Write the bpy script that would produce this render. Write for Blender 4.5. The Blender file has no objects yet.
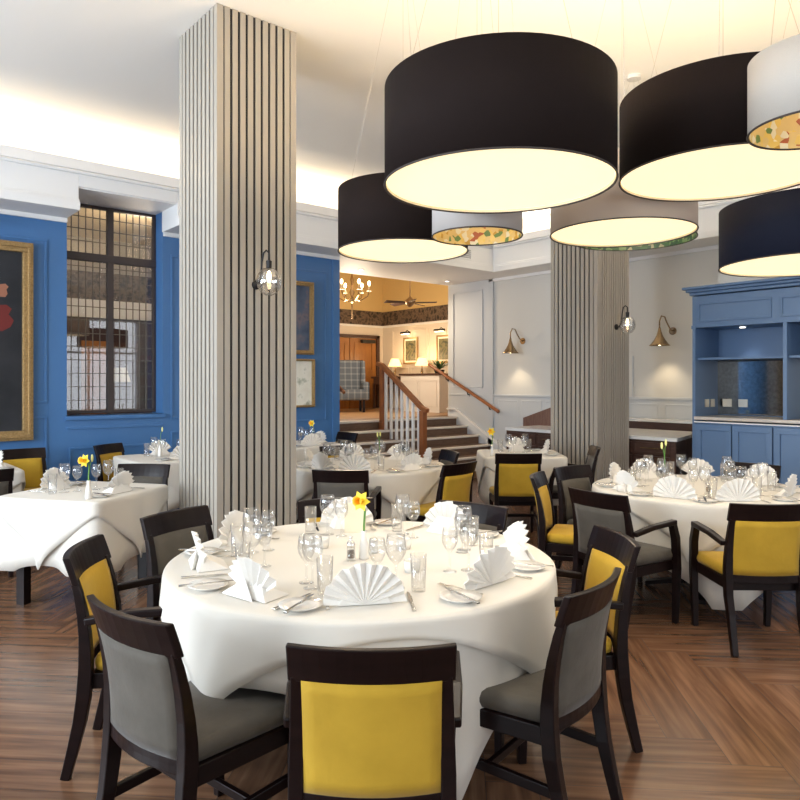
import bpy, math, random
from mathutils import Vector, Matrix
random.seed(7)
PI = math.pi
C = bpy.context.scene.collection
# ---------------------------------------------------------------- camera frame
TH = math.radians(40.3)
FV = (math.sin(TH), math.cos(TH)); RV = (math.cos(TH), -math.sin(TH))
EYE = 1.55
def W(d, lat):
    return (d*FV[0]+lat*RV[0], d*FV[1]+lat*RV[1])
def ang(lat, d):                       # heading whose +Y looks along (lat, d) of the view
    x = lat*RV[0]+d*FV[0]; y = lat*RV[1]+d*FV[1]
    return math.atan2(-x, y)

# ---------------------------------------------------------------- materials
MATS = {}
def mat(name, col, rough=.5, metal=0, spec=.5, emit=None, es=0, trans=0, ior=1.45, noise=None, nscale=8, bump=0, bscale=60, sheen=0, alpha=1, coat=0, stretch=None):
    if name in MATS: return MATS[name]
    m = bpy.data.materials.new(name); m.use_nodes = True
    nt = m.node_tree; b = nt.nodes['Principled BSDF']
    b.inputs['Base Color'].default_value = (*col, 1); b.inputs['Roughness'].default_value = rough
    b.inputs['Metallic'].default_value = metal; b.inputs['Specular IOR Level'].default_value = spec
    b.inputs['IOR'].default_value = ior
    if trans: b.inputs['Transmission Weight'].default_value = trans
    if sheen:
        b.inputs['Sheen Weight'].default_value = sheen; b.inputs['Sheen Roughness'].default_value = .4
    if coat: b.inputs['Coat Weight'].default_value = coat
    if alpha < 1: b.inputs['Alpha'].default_value = alpha
    if emit:
        b.inputs['Emission Color'].default_value = (*emit, 1); b.inputs['Emission Strength'].default_value = es
    if noise or bump:
        tc = nt.nodes.new('ShaderNodeTexCoord'); mp = nt.nodes.new('ShaderNodeMapping')
        nt.links.new(tc.outputs['Object'], mp.inputs[0])
        if stretch: mp.inputs['Scale'].default_value = stretch
    if noise:
        n = nt.nodes.new('ShaderNodeTexNoise'); n.inputs['Scale'].default_value = nscale; n.inputs['Detail'].default_value = 5
        nt.links.new(mp.outputs[0], n.inputs[0])
        r = nt.nodes.new('ShaderNodeValToRGB')
        r.color_ramp.elements[0].position = .3; r.color_ramp.elements[1].position = .7
        r.color_ramp.elements[0].color = (*col, 1); r.color_ramp.elements[1].color = (*noise, 1)
        nt.links.new(n.outputs[0], r.inputs[0]); nt.links.new(r.outputs[0], b.inputs['Base Color'])
    if bump:
        n2 = nt.nodes.new('ShaderNodeTexNoise'); n2.inputs['Scale'].default_value = bscale
        nt.links.new(mp.outputs[0], n2.inputs[0])
        bp = nt.nodes.new('ShaderNodeBump'); bp.inputs['Strength'].default_value = bump; bp.inputs['Distance'].default_value = .01
        nt.links.new(n2.outputs[0], bp.inputs['Height']); nt.links.new(bp.outputs[0], b.inputs['Normal'])
    MATS[name] = m
    return m
def ramp_mat(name, stops, scale=10, rough=.6, kind='noise', metal=0, detail=4, stretch=None, emit=0):
    m = bpy.data.materials.new(name); m.use_nodes = True; nt = m.node_tree; b = nt.nodes['Principled BSDF']
    tc = nt.nodes.new('ShaderNodeTexCoord'); mp = nt.nodes.new('ShaderNodeMapping')
    if stretch: mp.inputs['Scale'].default_value = stretch
    nt.links.new(tc.outputs['Object'], mp.inputs[0])
    if kind == 'noise':
        n = nt.nodes.new('ShaderNodeTexNoise'); n.inputs['Detail'].default_value = detail; out = n.outputs[0]
    else:
        n = nt.nodes.new('ShaderNodeTexVoronoi'); out = n.outputs['Color']
    n.inputs['Scale'].default_value = scale
    nt.links.new(mp.outputs[0], n.inputs['Vector'])
    r = nt.nodes.new('ShaderNodeValToRGB'); cr = r.color_ramp
    while len(cr.elements) > 1: cr.elements.remove(cr.elements[0])
    cr.elements[0].position = stops[0][0]; cr.elements[0].color = (*stops[0][1], 1)
    for p, c in stops[1:]:
        e = cr.elements.new(p); e.color = (*c, 1)
    if kind != 'noise': cr.interpolation = 'CONSTANT'
    nt.links.new(out, r.inputs[0]); nt.links.new(r.outputs[0], b.inputs['Base Color'])
    b.inputs['Roughness'].default_value = rough; b.inputs['Metallic'].default_value = metal
    MATS[name] = m
    return m

wood_dark = mat('espresso wood', (.006,.003,.003), .30, noise=(.011,.005,.0045), nscale=6, stretch=(1,1,6), spec=.22)
yel = mat('mustard velvet', (.37,.222,.012), .85, noise=(.48,.295,.022), nscale=5, sheen=.08, bump=.15, bscale=30)
gry = mat('grey velvet', (.062,.053,.041), .8, noise=(.092,.080,.064), nscale=7, sheen=.15, bump=.15, bscale=30)
linen = mat('white linen', (.65,.615,.55), .8, bump=.30, bscale=5, sheen=.1)
napkin_m = mat('napkin linen', (.74,.71,.66), .8, bump=.1, bscale=40)
china = mat('white china', (.72,.69,.64), .12, coat=.4)
steel = mat('polished steel', (.72,.70,.66), .16, 1)
def thin_glass(nm='clear glass', p=2.2, k=.6, k0=.075):
    m = bpy.data.materials.new(nm); m.use_nodes = True; nt = m.node_tree; nt.nodes.clear()
    o = nt.nodes.new('ShaderNodeOutputMaterial'); mx = nt.nodes.new('ShaderNodeMixShader'); tr = nt.nodes.new('ShaderNodeBsdfTransparent'); gl = nt.nodes.new('ShaderNodeBsdfGlossy')
    tr.inputs[0].default_value = (.985,.988,.99,1); gl.inputs['Roughness'].default_value = .02
    fr = nt.nodes.new('ShaderNodeLayerWeight'); fr.inputs[0].default_value = .5
    pw = nt.nodes.new('ShaderNodeMath'); pw.operation = 'POWER'; pw.inputs[1].default_value = p; nt.links.new(fr.outputs['Facing'], pw.inputs[0])
    mu = nt.nodes.new('ShaderNodeMath'); mu.operation = 'MULTIPLY_ADD'; mu.inputs[1].default_value = k; mu.inputs[2].default_value = k0
    nt.links.new(pw.outputs[0], mu.inputs[0]); nt.links.new(mu.outputs[0], mx.inputs[0])
    nt.links.new(tr.outputs[0], mx.inputs[1]); nt.links.new(gl.outputs[0], mx.inputs[2]); nt.links.new(mx.outputs[0], o.inputs[0])
    return m
glass = thin_glass()
globe_glass = thin_glass('globe glass', 1.6, .75, .16)
petal = mat('daffodil petal', (.95,.72,.04), .6)
petal_c = mat('daffodil trumpet', (.95,.48,.02), .6)
budg = mat('pale bud', (.80,.78,.30), .6)
stemg = mat('green stem', (.10,.24,.04), .5)
pepper = mat('peppercorns', (.05,.03,.02), .8, noise=(.2,.13,.08), nscale=200)
salt_m = mat('pale salt', (.8,.72,.6), .8)
blue = mat('blue painted panelling', (.050,.150,.345), .38, noise=(.055,.160,.365), nscale=1.2)
blue_cab = mat('slate blue cabinet paint', (.095,.165,.290), .4)
ceil_m = mat('ceiling paint', (.88,.85,.79), .9)
white_tr = mat('white moulding paint', (.78,.78,.78), .6)
greywall = mat('pale grey wall paint', (.60,.60,.58), .7)
greypan = mat('grey wainscot paint', (.50,.53,.56), .5)
slat_m = mat('greige slat paint', (.37,.335,.285), .45)
core_m = mat('dark groove', (.012,.009,.008), .8)
gold = mat('gilt', (.46,.31,.14), .38, .7, noise=(.30,.19,.08), nscale=60, bump=.6, bscale=80)
black_m = mat('black metal', (.015,.013,.013), .4, .3)
bronze = mat('aged bronze', (.30,.20,.11), .3, .9)
brass = mat('antique brass', (.36,.25,.14), .25, .95)
shade_blk = mat('black fabric shade', (.014,.009,.008), .8, spec=.1, bump=.2, bscale=400)
shade_navy = mat('navy fabric shade', (.010,.013,.028), .75, spec=.2, bump=.2, bscale=400)
shade_beige = mat('taupe fabric shade', (.60,.50,.41), .75, bump=.2, bscale=400)
shade_grey = mat('warm grey fabric shade', (.45,.42,.40), .75, bump=.2, bscale=400)
diff_m = mat('lit diffuser', (.9,.8,.6), .6, emit=(1,.82,.52), es=.88)
shade_in = mat('shade lining', (.8,.7,.5), .6)
floral = ramp_mat('floral gold lining', [(0,(.55,.40,.16)),(.40,(.10,.18,.05)),(.47,(.62,.45,.14)),(.55,(.42,.24,.03)),(.63,(.6,.56,.42)),(.72,(.32,.07,.02)),(.76,(.60,.42,.10))], 38, .45, 'vor')
floral_g = ramp_mat('floral green lining', [(0,(.04,.10,.04)),(.4,(.14,.22,.10)),(.55,(.30,.28,.17)),(.62,(.03,.07,.04))], 26, .45, 'vor')
marble = mat('white stone worktop', (.74,.74,.73), .2, noise=(.66,.66,.66), nscale=12)
stone_b = mat('beige stone worktop', (.50,.44,.38), .25, noise=(.58,.52,.46), nscale=14)
oak_d = mat('dark stained oak', (.055,.026,.018), .35, noise=(.085,.042,.030), nscale=5, stretch=(1,1,8))
mahog = mat('mahogany rail', (.24,.085,.035), .3, noise=(.36,.13,.045), nscale=5)
honey = mat('honey oak door', (.26,.10,.022), .35, noise=(.33,.135,.03), nscale=4, stretch=(4,4,1))
bal_w = mat('white balusters', (.80,.81,.82), .5)
stairw = mat('brown stair wood', (.13,.075,.05), .45, noise=(.20,.125,.085), nscale=8, stretch=(1,8,8))
nose_m = mat('pale stair nosing', (.74,.70,.65), .5)
lobby_w = mat('cream lobby paint', (.70,.62,.52), .7)
lobby_y = mat('ochre lobby paint', (.62,.45,.20), .8)
lobby_f = mat('lobby boards', (.30,.18,.09), .35, noise=(.36,.22,.12), nscale=5)
frieze_m = ramp_mat('dark patterned frieze', [(.35,(.02,.014,.012)),(.5,(.16,.11,.075)),(.62,(.03,.02,.017))], 9, .6)
lampshade = mat('lit cream lampshade', (.9,.75,.5), .7, emit=(1,.62,.25), es=1.7)
bulb = mat('warm bulb', (1,.9,.7), .5, emit=(1,.75,.42), es=9)
spot_e = mat('lit downlight', (1,1,1), .5, emit=(1,.95,.85), es=6)
leaf = mat('palm leaf', (.06,.15,.04), .5)
mirror_m = mat('antique mirror', (.34,.32,.29), .05, 1, noise=(.20,.19,.18), nscale=30)
canvas_dark = ramp_mat('dark portrait canvas', [(.3,(.006,.007,.010)),(.7,(.020,.021,.026))], 3, .8)
canvas_blue = ramp_mat('blue grey painting', [(.3,(.03,.05,.09)),(.5,(.06,.09,.15)),(.62,(.15,.12,.14)),(.7,(.05,.07,.12))], 5, .5)
canvas_map = ramp_mat('pale drawing', [(.3,(.68,.66,.56)),(.55,(.75,.74,.66)),(.66,(.35,.38,.30))], 7, .5)
canvas_land = ramp_mat('landscape painting', [(.35,(.03,.035,.02)),(.5,(.16,.14,.07)),(.65,(.06,.07,.03))], 9, .5)
red_paint = mat('red robe paint', (.13,.012,.010), .5)
skin_paint = mat('flesh paint', (.30,.12,.07), .5)
mount_m = mat('cream mount', (.75,.70,.58), .8)
socket_m = mat('brushed socket plate', (.55,.50,.42), .3, .8)

def plaid():
    m = bpy.data.materials.new('grey tartan'); m.use_nodes = True; nt = m.node_tree; b = nt.nodes['Principled BSDF']
    tc = nt.nodes.new('ShaderNodeTexCoord'); sp = nt.nodes.new('ShaderNodeSeparateXYZ'); nt.links.new(tc.outputs['Object'], sp.inputs[0])
    def stripe(o):
        a = nt.nodes.new('ShaderNodeMath'); a.operation = 'MULTIPLY'; a.inputs[1].default_value = 7.5; nt.links.new(o, a.inputs[0])
        f = nt.nodes.new('ShaderNodeMath'); f.operation = 'FRACT'; nt.links.new(a.outputs[0], f.inputs[0])
        g = nt.nodes.new('ShaderNodeMath'); g.operation = 'LESS_THAN'; g.inputs[1].default_value = .22; nt.links.new(f.outputs[0], g.inputs[0])
        return g.outputs[0]
    s = nt.nodes.new('ShaderNodeMath'); s.operation = 'ADD'; nt.links.new(stripe(sp.outputs[0]), s.inputs[0]); nt.links.new(stripe(sp.outputs[2]), s.inputs[1])
    h = nt.nodes.new('ShaderNodeMath'); h.operation = 'MULTIPLY'; h.inputs[1].default_value = .5; nt.links.new(s.outputs[0], h.inputs[0])
    mx = nt.nodes.new('ShaderNodeMixRGB'); mx.inputs[1].default_value = (.075,.09,.115,1); mx.inputs[2].default_value = (.20,.215,.24,1)
    nt.links.new(h.outputs[0], mx.inputs[0]); nt.links.new(mx.outputs[0], b.inputs['Base Color']); b.inputs['Roughness'].default_value = .9
    return m
plaid_m = plaid()

def floor_mat():
    m = bpy.data.materials.new('herringbone oak'); m.use_nodes = True; nt = m.node_tree; b = nt.nodes['Principled BSDF']
    uv = nt.nodes.new('ShaderNodeUVMap'); uv.uv_map = 'UVMap'
    mp = nt.nodes.new('ShaderNodeMapping'); mp.inputs['Scale'].default_value = (1.0, 13, 1); nt.links.new(uv.outputs[0], mp.inputs[0])
    n = nt.nodes.new('ShaderNodeTexNoise'); n.inputs['Scale'].default_value = 1.6; n.inputs['Detail'].default_value = 8; n.inputs['Distortion'].default_value = .12
    nt.links.new(mp.outputs[0], n.inputs[0])
    r = nt.nodes.new('ShaderNodeValToRGB'); cr = r.color_ramp
    cr.elements[0].position = .30; cr.elements[0].color = (.078,.038,.022,1)
    cr.elements[1].position = .72; cr.elements[1].color = (.235,.125,.070,1)
    e = cr.elements.new(.5); e.color = (.145,.072,.039,1)
    nt.links.new(n.outputs[0], r.inputs[0])
    at = nt.nodes.new('ShaderNodeAttribute'); at.attribute_name = 'tone'
    hs = nt.nodes.new('ShaderNodeHueSaturation'); nt.links.new(r.outputs[0], hs.inputs['Color']); nt.links.new(at.outputs['Fac'], hs.inputs['Value'])
    nt.links.new(hs.outputs[0], b.inputs['Base Color'])
    b.inputs['Roughness'].default_value = .27; b.inputs['Specular IOR Level'].default_value = .5
    bp = nt.nodes.new('ShaderNodeBump'); bp.inputs['Strength'].default_value = .12; bp.inputs['Distance'].default_value = .004
    nt.links.new(n.outputs[0], bp.inputs['Height']); nt.links.new(bp.outputs[0], b.inputs['Normal'])
    return m
floor_m = floor_mat()

# ---------------------------------------------------------------- mesh builder
class MB:
    def __init__(s): s.v = []; s.f = []
    def add(s, vs, fs):
        o = len(s.v); s.v += [tuple(p) for p in vs]; s.f += [tuple(i+o for i in f) for f in fs]; return s
    def box(s, a, b):
        x0,y0,z0 = a; x1,y1,z1 = b
        x0,x1 = min(x0,x1),max(x0,x1); y0,y1 = min(y0,y1),max(y0,y1); z0,z1 = min(z0,z1),max(z0,z1)
        return s.add([(x0,y0,z0),(x1,y0,z0),(x1,y1,z0),(x0,y1,z0),(x0,y0,z1),(x1,y0,z1),(x1,y1,z1),(x0,y1,z1)],
                     [(0,3,2,1),(4,5,6,7),(0,1,5,4),(1,2,6,5),(2,3,7,6),(3,0,4,7)])
    def hexa(s, p):   # 8 points, bottom 4 ccw then top 4
        return s.add(p, [(0,3,2,1),(4,5,6,7),(0,1,5,4),(1,2,6,5),(2,3,7,6),(3,0,4,7)])
    def bar(s, path, wx, wy, up=(1,0,0)):   # rectangular section swept; 'up' is the wx direction
        rings = []
        n = len(path); U = Vector(up).normalized()
        for i, p in enumerate(path):
            p = Vector(p)
            t = (Vector(path[min(i+1,n-1)])-Vector(path[max(i-1,0)])).normalized()
            v = t.cross(U).normalized()
            a = wx[i] if isinstance(wx,(list,tuple)) else wx
            b = wy[i] if isinstance(wy,(list,tuple)) else wy
            rings.append([p+U*(sx*a/2)+v*(sy*b/2) for sx,sy in ((-1,-1),(1,-1),(1,1),(-1,1))])
        vs = [q for r in rings for q in r]; fs = []
        for i in range(n-1):
            for k in range(4): fs.append((i*4+k, i*4+(k+1)%4, (i+1)*4+(k+1)%4, (i+1)*4+k))
        fs.append((3,2,1,0)); fs.append(tuple((n-1)*4+k for k in range(4)))
        return s.add(vs, fs)
    def tube(s, path, r, seg=8, closed=False):
        n = len(path); rings = []; prev = None
        for i, p in enumerate(path):
            a = Vector(path[(i-1)%n] if closed else path[max(i-1,0)]); b = Vector(path[(i+1)%n] if closed else path[min(i+1,n-1)])
            t = (b-a).normalized()
            if prev is None:
                ref = Vector((0,0,1)) if abs(t.z) < .9 else Vector((1,0,0))
                u = t.cross(ref).normalized()
            else:
                u = (prev - t*prev.dot(t)).normalized()
            prev = u; w = t.cross(u)
            rr = r[i] if isinstance(r,(list,tuple)) else r
            rings.append([Vector(p)+u*rr*math.cos(2*PI*k/seg)+w*rr*math.sin(2*PI*k/seg) for k in range(seg)])
        vs = [q for g in rings for q in g]; fs = []
        m = n if closed else n-1
        for i in range(m):
            j = (i+1)%n
            for k in range(seg): fs.append((i*seg+k, i*seg+(k+1)%seg, j*seg+(k+1)%seg, j*seg+k))
        if not closed:
            fs.append(tuple(reversed(range(seg)))); fs.append(tuple((n-1)*seg+k for k in range(seg)))
        return s.add(vs, fs)
    def lathe(s, prof, seg=24, c=(0,0,0)):
        vs = []; fs = []; n = len(prof)
        for r, z in prof:
            for k in range(seg):
                a = 2*PI*k/seg; vs.append((c[0]+r*math.cos(a), c[1]+r*math.sin(a), c[2]+z))
        for i in range(n-1):
            for k in range(seg): fs.append((i*seg+k, i*seg+(k+1)%seg, (i+1)*seg+(k+1)%seg, (i+1)*seg+k))
        if prof[0][0] > 1e-4: fs.append(tuple(reversed(range(seg))))
        if prof[-1][0] > 1e-4: fs.append(tuple((n-1)*seg+k for k in range(seg)))
        return s.add(vs, fs)
    def ellipsoid(s, c, r, seg=14, rings=9):
        prof = [(max(math.sin(PI*i/rings),1e-5), -math.cos(PI*i/rings)) for i in range(rings+1)]
        t = MB().lathe(prof, seg)
        return s.add([(c[0]+x*r[0], c[1]+y*r[1], c[2]+z*r[2]) for x,y,z in t.v], t.f)
    def frame(s, x0,x1,z0,z1, w, y0,y1):   # picture-frame ring in the XZ plane
        s.box((x0,y0,z0),(x1,y1,z0+w)); s.box((x0,y0,z1-w),(x1,y1,z1))
        s.box((x0,y0,z0+w),(x0+w,y1,z1-w)); s.box((x1-w,y0,z0+w),(x1,y1,z1-w)); return s
    def frameY(s, y0,y1,z0,z1, w, x0,x1):
        s.box((x0,y0,z0),(x1,y1,z0+w)); s.box((x0,y0,z1-w),(x1,y1,z1))
        s.box((x0,y0,z0+w),(x1,y0+w,z1-w)); s.box((x0,y1-w,z0+w),(x1,y1,z1-w)); return s
    def build(s, name, m, parent=None, bevel=0, smooth=False, sub=0, kind=None, label=None, solid=0, loc=None):
        me = bpy.data.meshes.new(name); me.from_pydata(s.v, [], s.f); me.validate(); me.update()
        me.materials.append(m)
        o = bpy.data.objects.new(name, me); C.objects.link(o)
        if smooth:
            for p in me.polygons: p.use_smooth = True
        if solid:
            k = o.modifiers.new('solid','SOLIDIFY'); k.thickness = solid; k.offset = 0
        if bevel:
            k = o.modifiers.new('bevel','BEVEL'); k.width = bevel; k.segments = 2; k.limit_method = 'ANGLE'; k.angle_limit = math.radians(40)
        if sub:
            k = o.modifiers.new('sub','SUBSURF'); k.levels = sub; k.render_levels = sub
        if parent: o.parent = parent
        if kind: o['kind'] = kind
        if label: o['label'] = label
        if loc: o.location = loc
        return o
def thing(name, label, cat, loc=(0,0,0), rz=0, group=None):
    o = bpy.data.objects.new(name, None); C.objects.link(o); o.empty_display_size = .1
    o.location = loc; o.rotation_euler = (0,0,rz); o['label'] = label; o['category'] = cat
    if group: o['group'] = group
    return o
def tag(o, label, cat, group=None):
    o['label'] = label; o['category'] = cat
    if group: o['group'] = group
    return o
def struct(name, mb, m, **k): return mb.build(name, m, kind='structure', **k)
def dup(root, loc, rz, label, group=None):
    kids = [(o, [g for g in o.children]) for o in root.children]
    r = root.copy(); C.objects.link(r); r.location = loc; r.rotation_euler = (0,0,rz); r['label'] = label
    if group: r['group'] = group
    elif 'group' in r: del r['group']
    for ch, gs in kids:
        c = ch.copy(); C.objects.link(c); c.parent = r
        for g in gs:
            d = g.copy(); C.objects.link(d); d.parent = c
    return r
USED = {}
def instance(key, maker, loc, rz, label, group=None):
    if key not in USED:
        o = maker(); USED[key] = o
        o.location = loc; o.rotation_euler = (0,0,rz); o['label'] = label
        if group: o['group'] = group
        return o
    return dup(USED[key], loc, rz, label, group)

# ---------------------------------------------------------------- the room
YW, XR, H = 8.30, 9.20, 4.26
YF, XF, ZF, ZL = 7.85, 8.68, 3.36, 3.80
XE = 5.88; PLAT = .912; STY = 7.80; TR = .28; YO = 9.45

# herringbone floor: every board a face, tone per board
def floor():
    Lp, Wp = 1.2, .20
    vs, fs, tones, uvs = [], [], [], []
    rot = math.radians(45); ca, sa = math.cos(rot), math.sin(rot)
    k = int(round(Lp/Wp))
    def put(x0,y0,x1,y1,horiz):
        cx, cy = (x0+x1)/2, (y0+y1)/2
        X = cx*ca-cy*sa+3; Y = cx*sa+cy*ca+2
        if not (-5 < X < 10.2 and -5.2 < Y < 9.2): return
        g = .0012; o = len(vs)
        for x,y in ((x0+g,y0+g),(x1-g,y0+g),(x1-g,y1-g),(x0+g,y1-g)):
            vs.append((x*ca-y*sa+3, x*sa+y*ca+2, 0))
        fs.append((o,o+1,o+2,o+3)); tones.append(random.uniform(.84,1.12))
        u0, v0 = random.uniform(0,50), random.uniform(0,50)
        uvs.extend([(u0,v0),(u0+Lp,v0),(u0+Lp,v0+Wp),(u0,v0+Wp)] if horiz else [(u0,v0),(u0,v0+Wp),(u0+Lp,v0+Wp),(u0+Lp,v0)])
    # herringbone lattice: translations (W,W)... and (2L... ) : horizontal at (i*W + j*2L.. )
    for j in range(-14, 15):
        for i in range(-75, 76):
            ox = i*Wp + j*Lp; oy = i*Wp - j*Lp
            put(ox, oy, ox+Lp, oy+Wp, True)
            put(ox+Lp, oy+Wp-Lp+0, ox+Lp+Wp, oy+Wp, False)
    me = bpy.data.meshes.new('floor'); me.from_pydata(vs, [], fs)
    l = me.uv_layers.new(name='UVMap')
    for i, uv in enumerate(uvs): l.data[i].uv = uv
    a = me.attributes.new('tone', 'FLOAT', 'FACE')
    for i, t in enumerate(tones): a.data[i].value = t
    me.materials.append(floor_m)
    o = bpy.data.objects.new('floor', me); C.objects.link(o); o['kind'] = 'structure'
    struct('trim_1', MB().box((-4.4,-4.4,-.12),(XR+.2,YW+.6,-.003)), core_m)   # screed under the boards
floor()

# ceilings
struct('ceiling', MB().box((-4.2,-4.2,H),(XR+.2,YO+.1,H+.15)), ceil_m)
# wall_back with window opening
WX0, WX1, WZ0, WZ1 = 2.20, 3.285, 1.17, 3.62
b = MB()
b.box((-4.2,YW,0),(WX0,YW+.35,H)); b.box((WX1,YW,0),(XE,YW+.35,H)); b.box((WX0,YW,0),(WX1,YW+.35,WZ0)); b.box((WX0,YW,WZ1),(WX1,YW+.35,H))
struct('wall_back', b, blue)
# panel mouldings on the blue wall
def panel(mb, x0,x1,z0,z1, y=YW, w=.025, t=.014): mb.frame(x0,x1,z0,z1,w,y-t,y+.002)
b = MB()
panel(b, 1.0,2.0,1.32,3.10, w=.03); panel(b, 1.0,2.0,.35,1.18); 
panel(b, .0,.9,.35,.80); panel(b,-1.2,-.1,.35,.80)
panel(b, 2.22,3.26,.30,.82); panel(b, 3.38,4.1,1.1,3.1); panel(b,3.38,4.1,.3,.95)
panel(b, 4.75,5.66,1.00,3.12); panel(b, 4.4,5.66,.25,.86)
b.box((WX0-.02,YW-.035,WZ0-.045),(WX1+.02,YW+.08,WZ0)); b.box((WX0,YW-.014,1.02),(WX1,YW+.002,1.05))
b.box((-4,YW-.02,0),(XE,YW+.002,.16)); b.box((5.76,YW-.02,.16),(XE,YW+.002,ZF))
struct('trim_2', b, blue, bevel=.004)
struct('trim_26', MB().box((WX0-.0,YF+.02,WZ1-.012),(WX1,YW+.35,WZ1+.0)), white_tr)
# stair side of the blue wall
struct('wall_stair', MB().box((XE-.25,YW+.35,0),(XE,YO,H)), blue)

# bulkhead with cove lip
b = MB()
b.box((-4.2,YF,ZF),(WX0,YW+.01,ZL)); b.box((WX0,YF,WZ1),(WX1-.01,YW+.01,ZL)); b.box((WX1-.01,YF,ZF),(XF,YW+.01,ZL))
b.box((XE,YW,ZF),(XR,YO,ZL)); b.box((XF,-4.2,ZF),(XR,YW+.01,ZL))
b.box((XE,YO-.12,ZL-.02),(XR+.1,YO,H))
struct('trim_3', b, white_tr, bevel=.006)
b = MB()
for (x0,x1) in ((-4.2,WX0),(WX1-.01,XF-.03)):
    b.box((x0,YF-.055,ZF-.001),(x1,YF,ZF+.09)); b.box((x0,YF-.03,ZF+.09),(x1,YF,ZF+.12))
b.box((XF-.055,-4.2,ZF-.001),(XF,YF,ZF+.09)); b.box((XF-.03,-4.2,ZF+.09),(XF,YF,ZF+.12))
for z0,z1,o in ((ZL-.05,ZL-.02,.03),(ZL-.02,ZL+.09,.07)):
    b.box((-4.2,YF-o,z0),(XF-o,YF+(.0 if z0<ZL-.03 else -.03),z1)); b.box((XF-o,-4.2,z0),(XF-.0 if z0<ZL-.03 else XF-.03,YF,z1))
b.box((-4.2,YW-.03,ZF-.05),(WX0,YW,ZF)); b.box((WX1,YW-.03,ZF-.05),(XE,YW,ZF)); b.box((XR-.03,-4,ZF-.05),(XR,YW+.1,ZF))
struct('trim_4', b, white_tr, bevel=.005)
b = MB().box((5.0,YF-.004,3.5),(8.0,YF-.002,3.52))
# far upper wall closing the cove above the bulkhead
struct('trim_25', MB().box((-4,YW-.012,ZL),(XE,YW+.0,H)).box((XR-.012,-4,ZL),(XR,YW+.4,H)), ceil_m)
struct('wall_upper', MB().box((XE-.3,YW+.4,ZL),(XR+.2,YW+.5,H)), ceil_m)

# right wall
struct('wall_right', MB().box((XR,-4.2,0),(XR+.15,YO,H)), greywall)
b = MB()
b.box((XR-.03,8.30,0),(XR,8.42,ZF)); b.box((XR-.02,4.0,1.30),(XR,9.4,1.335)); b.box((XR-.012,8.42,PLAT-.8),(XR,9.43,ZF))
for y0,y1 in ((7.75,8.2),(7.25,7.68),(6.75,7.18),(6.25,6.68),(5.75,6.18),(5.2,5.65),(4.65,5.1)): b.frameY(y0,y1,.35,1.24,.02,XR-.012,XR)
b.frameY(8.55,9.3,1.45,3.2,.02,XR-.026,XR-.01); b.frameY(5.05,7.95,1.33,2.95,.014,XR-.008,XR) if False else None
struct('trim_5', b, greypan, bevel=.004)
struct('trim_6', MB().box((XR-.008,4.0,0),(XR,8.3,1.30)), greypan)
b = MB().box((XR-.012,5.58,1.335),(XR,5.60,1.93))
struct('trim_7', b, greypan)
# other walls, with tall windows that let the daylight in
def win_wall(name, axis, pos, lo, hi, wins):
    b = MB(); t = .2; cur = lo
    def bx(a,c,z0,z1):
        if axis == 'X': b.box((pos-t,a,z0),(pos,c,z1))
        else: b.box((a,pos-t,z0),(c,pos,z1))
    for (a,c) in wins:
        bx(cur,a,0,H); bx(a,c,0,.7); bx(a,c,3.4,H); cur = c
    bx(cur,hi,0,H); struct(name, b, greywall)
    fr = MB()
    for (a,c) in wins:
        for k in range(5):
            y = a+(c-a)*k/4
            if axis == 'X': fr.box((pos-.12,y-.03,.7),(pos-.06,y+.03,3.4))
            else: fr.box((y-.03,pos-.12,.7),(y+.03,pos-.06,3.4))
        for z in (.73,2.4,3.37):
            if axis == 'X': fr.box((pos-.12,a,z-.03),(pos-.06,c,z+.03))
            else: fr.box((a,pos-.12,z-.03),(c,pos-.06,z+.03))
    return fr
fr = win_wall('wall_left','X',-4.0,-4.2,YW+.35,[(-2.8,-.2),(.6,3.2),(4.0,6.8)]); struct('window_2', fr, white_tr)
fr = win_wall('wall_front','Y',-4.0,-4.2,XR+.2,[(-3,-.4),(.8,3.6),(4.8,7.6)]); struct('window_3', fr, white_tr)

# leaded window in the blue wall
gx0,gx1,gz0,gz1 = WX0,WX1,WZ0+.015,WZ1-.013
gy = YW+.25; zt = 3.0; xm = (gx0+gx1)/2+.0
b = MB().frame(gx0,gx1,gz0,gz1,.035,gy-.03,gy+.03)
b.box((xm-.035,gy-.035,gz0),(xm+.035,gy+.035,gz1)); b.box((gx0,gy-.037,zt-.045),(gx1,gy+.037,zt+.045))
struct('window_1', b, mat('dark window frame',(.045,.032,.030),.4), bevel=.004)
b = MB(); 
for (a,c) in ((gx0+.035,xm-.035),(xm+.035,gx1-.035)):
    for k in range(1,6):
        x = a+(c-a)*k/6; b.box((x-.004,gy-.008,gz0),(x+.004,gy+.008,gz1))
    for z in [gz0+.155*k for k in range(1,12)]+[zt+.045+.14*k for k in range(1,5)]:
        if abs(z-zt)>.06 and z < gz1-.05: b.box((a,gy-.008,z-.004),(c,gy+.008,z+.004))
struct('trim_8', b, mat('lead came',(.16,.14,.12),.5,.4))
struct('trim_9', MB().box((gx0,gy-.002,gz0),(gx1,gy+.002,gz1)), glass)
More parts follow.
